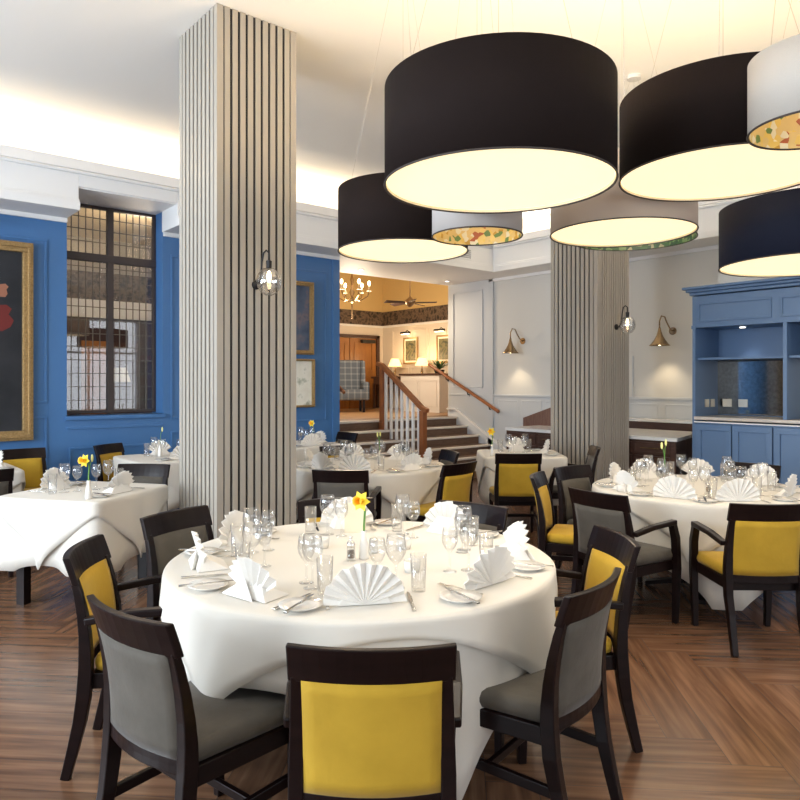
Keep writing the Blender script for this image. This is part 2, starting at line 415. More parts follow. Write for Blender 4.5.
# room seen through the leaded window
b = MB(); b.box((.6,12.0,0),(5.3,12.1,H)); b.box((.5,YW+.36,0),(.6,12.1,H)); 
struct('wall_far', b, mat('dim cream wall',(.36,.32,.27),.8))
struct('trim_10', MB().box((.6,11.97,2.90),(5.3,12.0,3.35)), frieze_m)
struct('trim_11', MB().box((.6,11.9,2.60),(5.3,12.0,2.89)), white_tr)
struct('trim_27', MB().box((.6,11.96,0),(5.3,12.0,2.6)), mat('dark far panelling',(.05,.022,.02),.5))
struct('trim_12', MB().box((.6,YW+.36,3.9),(5.3,12,4.0)), mat('warm back ceiling',(.75,.62,.42),.8))
struct('trim_13', MB().box((.6,YW+.36,-.05),(5.3,12,0)), stairw)
bk = thing('bookcase','dark wooden bookcase in the room beyond the leaded window','bookcase',(4.6,11.6,0))
MB().box((-.9,-.2,0),(.9,.2,.08)).box((-.9,-.2,1.9),(.9,.2,1.98)).box((-.9,-.2,.08),(-.84,.2,1.9)).box((.84,-.2,.08),(.9,.2,1.9)).box((-.84,.15,.08),(.84,.2,1.9)).build('carcass', mat('oxblood wood',(.07,.016,.014),.4), bk)
for z in (.55,1.0,1.45): MB().box((-.84,-.18,z),(.84,.15,z+.03)).build('shelf', MATS['oxblood wood'], bk)
for i,(x,w,m_,lb) in enumerate(((3.2,.34,honey,'pale wooden folding screen panel at left'),(3.75,.4,oak_d,'dark wooden folding screen panel in the middle'),(2.75,.32,mahog,'reddish wooden screen panel at far left'))):
    o = MB().box((-w/2,-.02,0),(w/2,.02,2.15)).frame(-w/2+.05,w/2-.05,.1,2.05,.03,-.035,-.02).build('screen_panel', m_, loc=(x,10.7+i*.2,0)); tag(o, lb+' beyond the leaded window','screen')
sd = thing('table_lamp','small lamp glowing in the room beyond the leaded window','lamp',(3.35,10.0,0))
MB().lathe([(.11,0),(.11,.02),(.015,.04),(.015,1.55)],12).build('stand', brass, sd); MB().lathe([(.14,1.55),(.08,1.75)],16).build('lamp_shade', mount_m, sd)

# ---------------------------------------------------------------- stairs
b = MB(); nb = MB()
for i in range(6):
    y0 = STY+TR*i; z1 = .152*(i+1)
    y1 = YO+.3 if i == 5 else y0+TR
    b.box((XE,y0,0),(XR,y1,z1-.02)); 
    nb.box((XE,y0-.02,z1-.034),(XR,y0+.05,z1))
    b.box((XE,y0+.05,z1-.02),(XR,y1,z1-.001))
struct('trim_14', b, stairw); struct('trim_15', nb, nose_m, bevel=.004)
s = MB(); pts = [(STY-.25,.02),(STY,.24),(STY+5*TR,PLAT+.12),(9.43,PLAT+.12),(9.43,0),(STY-.25,0)]
vs = [(XR-.03,y,z) for y,z in pts]+[(XR-.008,y,z) for y,z in pts]; n = len(pts)
s.add(vs, [tuple(range(n)), tuple(reversed(range(n,2*n)))]+[(i,(i+1)%n,(i+1)%n+n,i+n) for i in range(n)])
struct('trim_16', s, mat('white stringer',(.66,.69,.72),.5))
s = MB(); s.bar([(XR-.04,STY-.05,.24),(XR-.04,STY+5*TR,PLAT+.14),(XR-.04,9.43,PLAT+.14)], .05,.03); struct('trim_17', s, white_tr)

# centre balustrade
XM = 7.36; yl, yu = 8.12, 9.12
bl = thing('stair_balustrade','mahogany and white balustrade down the middle of the steps','balustrade',(XM,yl,.0))
def newel(y,z0,z1,cap=True):
    m_ = MB().box((-.045,y-.045,z0),(.045,y+.045,z1)).box((-.055,y-.055,z0),(.055,y+.055,z0+.12))
    return m_.build('newel_post', mahog, bl, bevel=.006)
newel(0,.304-.002,1.10); newel(yu-yl,.76-.002,1.80)
MB().bar([(0,-.10,1.10),(0,.02,1.14),(0,yu-yl+.02,1.83),(0,yu-yl+.14,1.86)], .085,.07).build('handrail', mahog, bl, bevel=.012)
for k in range(7):
    y = .1+(yu-yl-.18)*k/6; zr = 1.12+(y-0)*.69; i = int((yl+y-STY)//TR); z0 = .152*(min(i,5)+1)
    MB().box((-.019,y-.019,z0-.002),(.019,y+.019,zr)).build('baluster', bal_w, bl)
rl = thing('wall_handrail','wooden handrail rising along the grey wall right of the steps','handrail',(XR,8.16,1.05))
MB().tube([(-.07,-.03,-.02),(-.07,0,0),(-.07,1.66,.80),(-.07,1.75,.84)], .03,10).build('rail', mahog, rl, smooth=True)
for t in (.12,.45,.8): MB().tube([(-.07,1.6*t,.77*t-.02),(-.06,1.6*t,.77*t-.07),(.0,1.6*t,.77*t-.08)],.012,6).ellipsoid((-.01,1.6*t,.77*t-.08),(.012,.03,.03),8,6).build('bracket', black_m, rl)
rl2 = thing('wall_handrail','short end of a wooden handrail beside the blue wall corner','handrail',(XE,YW+.02,1.1))
MB().tube([(.09,-.02,.30),(.09,.5,.6),(.09,1.1,.95)], .028,10).build('rail', mahog, rl2, smooth=True)
MB().tube([(.09,.3,.46),(.09,.3,.41),(-.0,.3,.40)],.012,6).build('bracket', black_m, rl2)

# ---------------------------------------------------------------- lobby above the steps
YL, XL = 13.7, 11.05
struct('trim_18', MB().box((5.3,YO+.3,PLAT-.2),(XL+.2,YL+.2,PLAT)), lobby_f)
b = MB(); b.box((5.3,YL,PLAT),(XL,YL+.15,2.95)); struct('wall_lobby_back', b, lobby_w)
b = MB(); b.box((XL,YO,PLAT),(XL+.15,YL+.15,2.95)); struct('wall_lobby_right', b, lobby_w)
b = MB(); b.box((5.3,YL,3.30),(XL+.15,YL+.15,5)); b.box((XL,YO,3.30),(XL+.15,YL,5)); struct('wall_lobby_upper', b, lobby_y)
b = MB(); b.box((5.3,YL-.01,2.95),(XL,YL+.15,3.30)); b.box((XL-.01,YO,2.95),(XL+.15,YL,3.30)); struct('trim_19', b, frieze_m)
struct('trim_20', MB().box((5.3,YL-.05,2.90),(XL-.05,YL,2.95)).box((XL-.05,YO,2.90),(XL,YL,2.95)), white_tr)
struct('ceiling_lobby', MB().box((5.3,YO,4.9),(XL+.2,YL+.2,5.0)), lobby_y)
struct('wall_lobby_left', MB().box((5.3,YW+.36,0),(5.42,YL+.2,5)), lobby_w)
struct('wall_lobby_front', MB().box((XR+.15,YO-.1,0),(XL+.2,YO,5)).box((5.42,YO,ZL-.0),(XR+.2,YO+.1,5)).box((5.42,YO-.1,PLAT),(XE-.25,YO,5)), lobby_w)
b = MB()
for y in (10.1,10.75,11.4,12.05,12.7,13.3): b.frameY(y,y+.58,2.0,2.8,.02,XL-.015,XL); b.frameY(y,y+.58,1.1,1.9,.02,XL-.015,XL)
struct('trim_21', b, lobby_w)
# lobby doors
def door_leaf(x0,x1,name):
    b = MB().box((x0,YL-.06,PLAT),(x1,YL-.02,2.62)); struct(name, b, honey, bevel=.004)
    p = MB(); 
    for z0,z1 in ((1.05,1.7),(1.82,2.52)): p.frame(x0+.12,x1-.12,z0,z1,.03,YL-.075,YL-.06)
    return p
p = door_leaf(9.17,9.97,'door_1'); struct('trim_22', p, honey); p = door_leaf(9.99,10.79,'door_2'); struct('trim_23', p, honey)
b = MB(); b.box((9.05,YL-.08,PLAT),(9.16,YL-.0,2.70)); b.box((10.80,YL-.08,PLAT),(10.89,YL,2.70)); b.box((9.05,YL-.08,2.63),(10.89,YL,2.70)); struct('trim_24', b, oak_d)
o = MB().box((10.3,YL-.16,2.5),(10.7,YL-.058,2.58)).build('door_closer', black_m); tag(o,'dark door closer at the top of the lobby door','door closer')
for x in (9.94,10.02):
    o = MB().box((x-.02,YL-.09,1.75),(x+.02,YL-.06,2.0)).build('door_plate', black_m); tag(o,'small dark handle plate on the %s lobby door'%('left' if x<9.98 else 'right'),'door handle')
# wing chair
wx, wy = W(15.0,-1.13)
w = thing('wing_chair','high-backed grey tartan wing chair at the top of the steps','armchair',(wx,wy,PLAT),math.radians(150))
MB().box((-.36,-.3,.25),(.36,.36,.48)).build('seat', plaid_m, w, bevel=.05)
MB().hexa([(-.34,-.36,.4),(.34,-.36,.4),(.34,-.22,.4),(-.34,-.22,.4),(-.38,-.46,1.12),(.38,-.46,1.12),(.38,-.34,1.12),(-.38,-.34,1.12)]).build('backrest', plaid_m, w, bevel=.06)
for sx in (-1,1):
    MB().hexa([(sx*.33-.05,-.4,.62),(sx*.33+.05,-.4,.62),(sx*.36+.05,-.05,.62),(sx*.36-.05,-.05,.62),(sx*.36-.04,-.44,1.12),(sx*.36+.04,-.44,1.12),(sx*.38+.04,-.22,1.10),(sx*.38-.04,-.22,1.10)]).build('wing', plaid_m, w, bevel=.03)
    MB().box((sx*.37-.07,-.35,.25),(sx*.37+.07,.34,.64)).build('arm', plaid_m, w, bevel=.04)
    for sy in (-.3,.3): MB().bar([(sx*.32,sy,0),(sx*.32,sy,.26)],.05,.05).build('leg', wood_dark, w)
# desk, counter, lamps, plant on the lobby's right wall
dk = thing('console_table','dark wooden console table carrying the two lit lamps','table',(XL-.35,12.45,PLAT))
MB().box((-.3,-.9,.72),(.3,.9,.77)).build('tabletop', oak_d, dk, bevel=.005); MB().box((-.26,-.85,.58),(.26,.85,.72)).build('apron', oak_d, dk)
for sx in (-1,1):
    for sy in (-1,1): MB().bar([(sx*.25,sy*.84,0),(sx*.25,sy*.84,.6)],.05,.05).build('leg', oak_d, dk)
ct = thing('reception_counter','white panelled counter in front of the lobby wall','counter',(XL-.75,11.15,PLAT))
MB().box((-.3,-.62,0),(.6,.62,.78)).build('body', mat('white counter paint',(.68,.64,.60),.6), ct); MB().box((-.33,-.65,.78),(.62,.65,.82)).build('worktop', oak_d, ct)
MB().frameY(-.55,0,.12,.68,.02,-.312,-.30).frameY(.05,.55,.12,.68,.02,-.312,-.30).build('panelling', MATS['white counter paint'], ct)
def desk_lamp():
    t = thing('table_lamp','','lamp')
    MB().lathe([(.07,0),(.07,.015),(.02,.03),(.03,.1),(.012,.2),(.012,.3)],14).build('base', brass, t, smooth=True)
    MB().lathe([(.16,.24),(.09,.42)],20).build('lamp_shade', lampshade, t)
    return t
for px,lb in ((395,'left of two lit cream table lamps on the lobby console'),(422,'right of two lit cream table lamps on the lobby console')):
    t_ = (px-400)/700; X_ = XL-.35; d_ = X_/(FV[0]+RV[0]*t_); Y_ = d_*(FV[1]+RV[1]*t_)
    instance('dlamp', desk_lamp, (X_,Y_,PLAT+.77),0,lb,'lamps on the lobby console')
    L = bpy.data.lights.new('lamp_light','POINT'); L.energy = 9; L.color = (1,.68,.36); L.shadow_soft_size = .05
    lo = bpy.data.objects.new('lamp_light',L); C.objects.link(lo); lo.location = (X_,Y_,PLAT+1.22)
def wall_picture():
    t = thing('framed_landscape','','picture')
    MB().frameY(-.26,.26,-.32,.32,.04,-.03,0).build('frame', gold, t)
    MB().box((-.012,-.22,-.28),(-.004,.22,.28)).build('mount', mount_m, t)
    MB().box((-.016,-.185,-.24),(-.01,.185,.24)).build('canvas', canvas_land, t)
    return t
def picture_lamp():
    t = thing('picture_light','','lamp')
    MB().tube([(0,0,0),(-.12,0,.06),(-.18,0,.02)],.01,6).build('arm', black_m, t)
    MB().tube([(-.18,-.16,.0),(-.18,.16,.0)],.03,8).build('head', black_m, t)
    MB().box((-.2,-.13,-.035),(-.16,.13,-.028)).build('bulb', bulb, t)
    return t
for Yp,zz,lb in ((12.62,2.30,'left'),(11.45,2.30,'right')):
    instance('lpic', wall_picture,(XL-.001,Yp,zz),0,'%s of two small landscape pictures on the cream lobby wall'%lb,'lobby pictures')
    instance('lplamp', picture_lamp,(XL-.001,Yp,zz+.42),0,'picture light over the %s lobby landscape'%lb,'lobby picture lights')
    L = bpy.data.lights.new('picture_glow','POINT'); L.energy = 2.5; L.color = (1,.8,.5); L.shadow_soft_size = .06
    lo = bpy.data.objects.new('picture_glow',L); C.objects.link(lo); lo.location = (XL-.25,Yp,zz+.32)
# potted palm
X_,Y_ = XL-.75,10.85
pt = thing('potted_palm','green palm in a dark pot beyond the right handrail','plant',(X_,Y_,PLAT+.82))
MB().lathe([(.09,0),(.12,.08),(.11,.08)],14).build('pot', black_m, pt)
pl = MB()
for k in range(30):
    a = random.uniform(0,2*PI); L_ = random.uniform(.25,.42); up = random.uniform(.05,.22)
    p0 = Vector((0,0,.08)); dirv = Vector((math.cos(a),math.sin(a),0)); sd_ = Vector((-dirv.y,dirv.x,0))
    prev = None
    rows = []
    for j in range(6):
        t = j/5; c = p0+dirv*L_*t+Vector((0,0,up*math.sin(t*2.2)))
        wd = .022*math.sin(PI*min(t*.9+.08,1)); rows.append((c-sd_*wd,c+sd_*wd))
    pl.add([q for r in rows for q in r],[(2*j,2*j+1,2*j+3,2*j+2) for j in range(5)])
pl.build('fronds', leaf, pt)
# chandelier
t_ = (352-400)/700; cx,cy = W(13.5,t_*13.5)
ch = thing('chandelier','gilt candle chandelier hanging in the lobby','chandelier',(cx,cy,3.28))
MB().tube([(0,0,-.5),(0,0,1.62)],.012,6).build('chain', brass, ch)
MB().lathe([(.002,-.22),(.05,-.18),(.02,-.1),(.05,0),(.02,.1),(.035,.25),(.01,.35)],12).build('stem', brass, ch, smooth=True)
for k in range(6):
    a = k*PI/3+.3; c,s_ = math.cos(a), math.sin(a)
    MB().tube([(0,0,-.1),(.15*c,.15*s_,-.17),(.3*c,.3*s_,-.08),(.33*c,.33*s_,.02)],.012,6).build('arm', brass, ch)
    MB().lathe([(.05,0),(.015,.01),(.014,.1)],8,(.33*c,.33*s_,.02)).build('candle', mount_m, ch)
    MB().ellipsoid((.33*c,.33*s_,.17),(.028,.028,.05),8,6).build('bulb', bulb, ch)
L = bpy.data.lights.new('chandelier_light','POINT'); L.energy = 170; L.color = (1,.82,.60); L.shadow_soft_size = .3
lo = bpy.data.objects.new('chandelier_light',L); C.objects.link(lo); lo.location = (cx,cy,3.1-.35)
# ceiling fan
t_ = (410-400)/700; cx,cy = W(13.0,t_*13.0)
fn = thing('ceiling_fan','dark brass ceiling fan with wooden blades in the lobby','fan',(cx,cy,3.02))
MB().tube([(0,0,.05),(0,0,1.88)],.012,6).build('rod', bronze, fn)
MB().lathe([(.02,-.08),(.06,-.05),(.10,0),(.10,.04),(.05,.08),(.015,.12)],16).build('motor', bronze, fn, smooth=True)
for k in range(5):
    a = k*2*PI/5+.35; R_ = Matrix.Rotation(a,4,'Z')
    q = [(.09,-.015,0),(.17,-.045,0),(.50,-.055,-.01),(.50,.055,.02),(.17,.045,.02),(.09,.015,.01)]
    vv = [R_@Vector(p) for p in q]; v2 = [p+Vector((0,0,-.012)) for p in vv]
    MB().add(vv+v2,[tuple(range(6)),tuple(reversed(range(6,12)))]+[(i,(i+1)%6,(i+1)%6+6,i+6) for i in range(6)]).build('blade', oak_d, fn)
# downlights in the bulkhead soffit
for px,py in ((361,268.5),(447,280)):
    d_ = (ZF-EYE)*700/(382-py-1); x,y = W(d_,(px-400)/700*d_)
    t = thing('downlight','%s recessed downlight in the white soffit over the steps'%('left' if px<400 else 'right'),'downlight',(x,y,ZF-.004),0,'soffit downlights')
    MB().lathe([(.05,0),(.05,-.006),(.035,-.006),(.035,0)],16).build('ring', white_tr, t); MB().lathe([(.034,-.003),(.03,-.002)],16).build('lens', spot_e, t)
# ventilation grille on the fascia
d_ = YF/(FV[1]+RV[1]*.075*.92); t_ = (458-400)/700; d_ = YF/(FV[1]+RV[1]*t_); gx = d_*(FV[0]+RV[0]*t_)
g = thing('air_vent','white louvred air vent in the bulkhead above the steps','vent',(gx,YF,3.60))
MB().frame(-.30,.30,-.09,.09,.02,-.012,0).build('frame', white_tr, g)
for k in range(5): MB().box((-.28,-.01,-.065+.03*k),(.28,-.002,-.05+.03*k)).build('louvre', mat('vent grey',(.4,.4,.4),.5), g)

# ---------------------------------------------------------------- columns
def column(x,y,label,s=.66,n1=9,n2=8,gap=.32):
    t = thing('column',label,'column',(x,y,0))
    MB().box((.012,.012,0),(s-.012,s-.012,H)).build('core', core_m, t)
    b = MB(); e = .05
    for (x0,y0) in ((0,0),(s-e,0),(0,s-e),(s-e,s-e)): b.box((x0,y0,0),(x0+e,y0+e,H))
    for side in range(4):
        n = n1 if side in (0,2) else n2
        w = (s-2*e)/n
        for k in range(n):
            a = e+w*k+w*gap/2; c = e+w*(k+1)-w*gap/2
            if side == 0: b.box((a,0,0),(c,.014,H))
            if side == 1: b.box((0,a,0),(.014,c,H))
            if side == 2: b.box((a,s-.014,0),(c,s,H))
            if side == 3: b.box((s-.014,a,0),(s,c,H))
    b.build('slat_cladding', slat_m, t)
    return t
column(2.237,4.66,'tall slatted greige column rising behind the front round table, holding one globe lamp')
column(6.92,4.66,'slatted column further back, left of the blue dresser',gap=.32,n1=12,n2=9)

# ---------------------------------------------------------------- globe sconces and cone sconces
def globe_sconce():
    t = thing('globe_sconce','','wall lamp')
    MB().lathe([(.035,0),(.035,.015),(.012,.03)],14).build('rosette', black_m, t)
    p = t.children[0]; p.rotation_euler = (PI/2,0,0)
    gx_, gy_ = .035, -.13
    MB().tube([(0,0,0),(0,-.04,.0),(.0,-.07,.04),(.005,-.08,.16),(.012,-.09,.225),(.024,-.11,.245),(.034,-.13,.225),(gx_,gy_,.16)],.007,8).build('arm', black_m, t, smooth=True)
    MB().lathe([(.02,.11),(.022,.165),(.012,.17)],12,(gx_,gy_,0)).build('cap', black_m, t)
    MB().lathe([(.022,.115),(.05,.105),(.085,.06),(.094,.02),(.085,-.03),(.055,-.07),(.02,-.088),(.0001,-.09)],24,(gx_,gy_,.0)).build('globe', globe_glass, t, smooth=True)
    MB().ellipsoid((gx_,gy_,.05),(.016,.016,.045),10,8).build('bulb', bulb, t, smooth=True)
    return t
def on_plane(px,py,Y=None,X=None):
    t = (px-400)/700; d = Y/(FV[1]+RV[1]*t) if Y else X/(FV[0]+RV[0]*t)
    return (d*(FV[0]+RV[0]*t), d*(FV[1]+RV[1]*t), EYE+(382-py)/700*d)
p = on_plane(256,285,Y=4.66); instance('globe', globe_sconce, p,0,'clear glass globe wall lamp on the tall front column')
p = on_plane(616,327,Y=4.66); instance('globe', globe_sconce, p,0,'clear glass globe wall lamp on the back column near the dresser')
def cone_sconce():
    t = thing('cone_sconce','','wall lamp')
    MB().tube([(0,0,0),(-.014,0,0)],.055,14).build('rosette', brass, t)
    MB().tube([(0,0,0),(-.06,.0,.01),(-.12,.02,.10),(-.17,.03,.19),(-.22,.05,.20),(-.25,.06,.13),(-.25,.06,.04)],.010,8).build('arm', brass, t, smooth=True)
    MB().lathe([(.014,.07),(.024,.02),(.042,-.04),(.075,-.10),(.12,-.16),(.142,-.180),(.137,-.180),(.07,-.102),(.038,-.04),(.012,.02)],24,(-.25,.06,-.03)).build('lamp_shade', brass, t, smooth=True)
    MB().ellipsoid((-.25,.06,-.17),(.035,.035,.04),10,8).build('bulb', bulb, t)
    return t
for px,py,lb in ((523,341,'brass cone wall lamp on the pale wall right of the steps'),(673,331,'brass cone wall lamp between the back column and the blue dresser')):
    p = on_plane(px,py,X=XR); instance('cone', cone_sconce, p,0,lb)
    L = bpy.data.lights.new('cone_light','SPOT'); L.energy = 14; L.color=(1,.78,.5); L.spot_size = 1.9; L.spot_blend = .8; L.shadow_soft_size=.05
    lo = bpy.data.objects.new('cone_light',L); C.objects.link(lo); lo.location = (p[0]-.25,p[1]+.06,p[2]-.26)

# ---------------------------------------------------------------- pictures on the blue wall
def framed(name,label,x0,x1,z0,z1,fw,canv,fmat=gold,mount=0):
    t = thing(name,label,'painting',((x0+x1)/2,YW-.012,z0))
    w = (x1-x0)/2; h = z1-z0
    MB().frame(-w,w,0,h,fw,-.06,0).frame(-w+fw*.25,w-fw*.25,fw*.25,h-fw*.25,fw*.3,-.08,-.06).build('frame', fmat, t, bevel=.006)
    MB().box((-w+fw,-.02,fw),(w-fw,-.005,h-fw)).build('canvas', canv, t)
    return t
pt_ = framed('portrait_painting','large dark portrait in a heavy gilt frame at the left edge',.35,1.85,.93,3.03,.105,canvas_dark)
def blob(mb,pts,y): mb.add([(x,y,z) for x,z in pts],[tuple(range(len(pts)))])
b = MB(); blob(b,[(.10,1.10),(.30,1.16),(.46,1.15),(.54,1.20),(.57,1.27),(.52,1.33),(.55,1.39),(.50,1.43),(.40,1.42),(.32,1.50),(.25,1.62),(.10,1.66)],-.0215); b.build('painted_robe', red_paint, pt_)
b = MB(); blob(b,[(.40,1.54),(.44,1.51),(.49,1.51),(.51,1.545),(.50,1.59),(.52,1.62),(.49,1.65),(.44,1.64),(.40,1.60)],-.0225); b.build('painted_hand', skin_paint, pt_)
b = MB(); blob(b,[(.425,1.66),(.435,1.66),(.435,1.98),(.425,1.98)],-.0225); b.build('painted_staff', mount_m, pt_)
framed('still_life_painting','dark blue-grey painting in a gilt frame above the pale drawing',4.72,5.41,1.93,2.94,.06,canvas_blue)
framed('framed_drawing','pale drawing in a thin gilt frame below the blue-grey painting',4.78,5.42,1.20,1.87,.03,canvas_map)
pl = thing('picture_light','brass picture light above the large portrait','lamp',(1.1,YW-.012,3.17))
MB().tube([(0,0,0),(0,-.15,.08),(0,-.2,.04)],.01,6).build('arm', brass, pl); MB().tube([(-.4,-.2,.04),(.4,-.2,.04)],.022,8).build('head', brass, pl)

# ---------------------------------------------------------------- blue dresser
XC, Y1c, Y0c = 7.70, 3.93, 1.45
db = thing('blue_dresser','tall slate-blue panelled dresser with mirrored niches at the right edge','dresser',(XC,Y1c,0))
def L_(y): return y-Y1c
b = MB()
b.box((0,L_(Y0c),0),(.6,0,.08)); b.box((0.0,-.035,.08),(.6,0,2.52)); b.box((0,L_(Y0c),.08),(.6,L_(Y0c)+.035,2.52))
b.box((.02,L_(Y0c)+.035,.08),(.6,-.035,1.10)); b.box((.56,L_(Y0c)+.035,1.16),(.6,-.035,2.52)); b.box((.0,L_(Y0c)+.03,2.165),(.6,-.03,2.52))
for y in (2.94,1.95): b.box((0,L_(y)-.02,1.16),(.56,L_(y)+.02,2.165))
b.box((-.008,-.045,2.15),(.0,.008,2.19)) ; b.build('carcass', blue_cab, db, bevel=.003)
b = MB(); 
for z0,z1,o in ((2.53,2.565,.025),(2.565,2.595,.055),(2.595,2.625,.085)): b.box((-o,L_(Y0c),z0),(.6,o,z1))
b.build('cornice', blue_cab, db, bevel=.008)
b = MB()
for ya,yb in ((3.86,3.07),(2.98,2.19),(2.10,1.5)): b.frameY(L_(yb),L_(ya),2.225,2.44,.022,-.014,.0)
b.build('frieze_moulding', blue_cab, db, bevel=.003)
for ya,yb in ((3.895,2.96),(2.92,1.97),(1.93,1.485)):
    MB().box((.06,L_(yb),1.80),(.56,L_(ya),1.825)).build('shelf', blue_cab, db)
    MB().box((.545,L_(yb)+.0,1.17),(.558,L_(ya)-.0,1.80)).build('mirror', mirror_m, db)
MB().box((-.035,L_(Y0c),1.125),(.56,-.0355,1.16)).build('worktop', stone_b, db, bevel=.004)
MB().box((-.03,L_(Y0c),1.095),(.02,-.036,1.108)).build('edge_strip', white_tr, db)
ys = [3.89,3.475,3.05,2.62,2.19,1.76,1.49]
for a,c in zip(ys[:-1],ys[1:]):
    w_ = a-c; d = MB(); y0,y1 = L_(c)+.006,L_(a)-.006
    d.box((-.004,y0,.10),(.018,y1,1.075)); d.frameY(y0,y1,.10,1.075,.065,-.024,-.004)
    d.build('door', blue_cab, db, bevel=.003)
for k,y in enumerate((3.78,3.60,)):
    MB().box((.535,L_(y)-.05,1.26),(.544,L_(y)+.05,1.35)).build('socket', socket_m, db)
for k in (0,1):
    MB().box((.22+.14*k,-.045,1.26),(.31+.14*k,-.036,1.35)).build('socket', socket_m, db)
MB().lathe([(.03,2.164),(.03,2.158),(.02,2.158)],14,(.3,L_(3.5),0)).build('spotlight', spot_e, db)
L = bpy.data.lights.new('niche_light','SPOT'); L.energy = 5; L.spot_size = 1.3; L.spot_blend=.5; L.shadow_soft_size=.02
lo = bpy.data.objects.new('niche_light',L); C.objects.link(lo); lo.location = (XC+.4,3.5,2.15)
struct('wall_dresser', MB().box((XC+.6,-4,0),(XR,Y1c-.02,ZF)), greywall)

# dark sideboard beside it
sbx,sby = 7.67,4.08; sl = 2.6; hh = .86
sb = thing('sideboard','dark wooden sideboard with a white stone top beside the back column','sideboard',(sbx,sby,0))
top = [(-.03,0),(.55,.16),(1.20,.30),(1.20,sl),(-.03,sl)]
vs = [(x,y,hh) for x,y in top]+[(x,y,hh+.04) for x,y in top]
MB().add(vs,[(4,3,2,1,0),(5,6,7,8,9)]+[(i,(i+1)%5,(i+1)%5+5,i+5) for i in range(5)]).build('worktop', marble, sb)
bd = [(0,.03),(.55,.19),(1.20,.33),(1.20,sl),(0,sl)]
vs = [(x,y,.0) for x,y in bd]+[(x,y,hh) for x,y in bd]
MB().add(vs,[(4,3,2,1,0),(5,6,7,8,9)]+[(i,(i+1)%5,(i+1)%5+5,i+5) for i in range(5)]).build('carcass', oak_d, sb)
for k in range(5):
    for z0,z1 in ((.70,.83),(.52,.67),(.28,.49)):
        y0 = .10+k*.49; d = MB().box((-.018,y0,z0),(-.0,y0+.45,z1)).frameY(y0,y0+.45,z0,z1,.02,-.026,-.018).build('drawer', oak_d, sb, bevel=.002)
        MB().tube([(-.026,y0+.1,(z0+z1)/2),(-.055,y0+.1,(z0+z1)/2),(-.055,y0+.35,(z0+z1)/2),(-.026,y0+.35,(z0+z1)/2)],.007,6).build('handle', brass, d)
lg = thing('wall_ledge','white topped dark wooden ledge along the wall behind the sideboard','ledge',(8.90,4.1,0))
MB().box((0,0,0),(.28,3.0,1.00)).build('body', oak_d, lg); MB().box((-.02,-.0,1.00),(.28,3.0,1.03)).build('top', marble, lg)
# wooden end screen with a sloping top
vs = [(8.40,5.9,0),(8.40,6.98,0),(8.40,6.98,1.0),(8.40,5.9,1.36),(8.45,5.9,0),(8.45,6.98,0),(8.45,6.98,1.0),(8.45,5.9,1.36)]
scr = MB().add([(x-8.4,y-6.4,z) for x,y,z in vs],[(0,1,2,3),(7,6,5,4),(0,4,5,1),(1,5,6,2),(2,6,7,3),(3,7,4,0)]).build('wooden_screen', mat('walnut board',(.14,.07,.05),.45,noise=(.20,.11,.08),nscale=6,stretch=(1,6,1)), loc=(8.4,6.4,0)); tag(scr,'brown wooden panel with sloping top left of the back column','screen')
o = MB().box((-.2,-.01,0),(.2,.01,.012)).build('tray', steel, loc=(8.4,5.7,hh+.04)); tag(o,'thin metal tray on the white sideboard top','tray')

# ---------------------------------------------------------------- pendant drums
def drum(px, d, R, zb, hgt, shade, label, inner=None, seg=72):
    lat = (px-400)/700*d; x,y = W(d,lat)
    t = thing('drum_pendant', label,'pendant lamp',(x,y,zb))
    MB().lathe([(R-.004,0),(R,0.0),(R,hgt),(R-.004,hgt)],seg).build('lamp_shade', shade, t, smooth=False)
    sh = t.children[0]
    sh.data.materials.clear(); sh.data.materials.append(shade)
    # open tube: outer wall and lining
    me = sh.data; bm_f = [tuple(p.vertices) for p in me.polygons if len(p.vertices) == 4]
    vs = [tuple(v.co) for v in me.vertices]; me.clear_geometry(); me.from_pydata(vs,[],bm_f); me.materials.append(shade) if not me.materials else None
    for p in me.polygons: p.use_smooth = True
    md = MB(); ring = MB()
    k = MB().lathe([(R-.006,.002),(R-.006,hgt-.002)],seg); k.f = [f for f in k.f if len(f)==4]
    k.build('lining', inner or shade_in, t, smooth=True)
    if not inner:
        MB().lathe([(R-.009,.012),(R-.009,.020)],seg).build('diffuser', diff_m, t)
    rim = MB(); N = seg
    rim.tube([(R*math.cos(2*PI*i/N),R*math.sin(2*PI*i/N),0) for i in range(N)],.004,6,True); rim.build('rim', mat('rim trim',(.05,.04,.035),.6), t)
    fr = MB()
    for a in (0,2*PI/3,4*PI/3): fr.tube([(0,0,hgt-.05),((R-.01)*math.cos(a),(R-.01)*math.sin(a),hgt-.05)],.004,5)
    fr.build('spider', steel, t)
    top = H-zb
    cb = MB()
    for a in (0,2*PI/3,4*PI/3): cb.tube([(R*.85*math.cos(a+.5),R*.85*math.sin(a+.5),hgt-.05),(.03*math.cos(a+.5),.03*math.sin(a+.5),top-.03)],.0016,4)
    cb.tube([(0,0,hgt-.06),(0,0,top-.03)],.002,5); cb.build('suspension_wires', steel, t)
    MB().lathe([(.06,top-.03),(.06,top)],20).build('ceiling_rose', china, t)
    L = bpy.data.lights.new('pendant_bulb','POINT'); L.energy = (32 if not inner else 7)*(R/.5)**2; L.color = (1,.82,.58); L.shadow_soft_size = .12
    lo = bpy.data.objects.new('pendant_bulb',L); C.objects.link(lo); lo.location = (x,y,zb+hgt*.6)
    S = bpy.data.lights.new('pendant_downlight','SPOT'); S.energy = 34*(R/.5)**2 if not inner else 22; S.color = (1,.90,.76); S.spot_size = math.radians(122); S.spot_blend = .8; S.shadow_soft_size = R*.35
    so = bpy.data.objects.new('pendant_downlight',S); C.objects.link(so); so.location = (x,y,zb-.002)
    return t
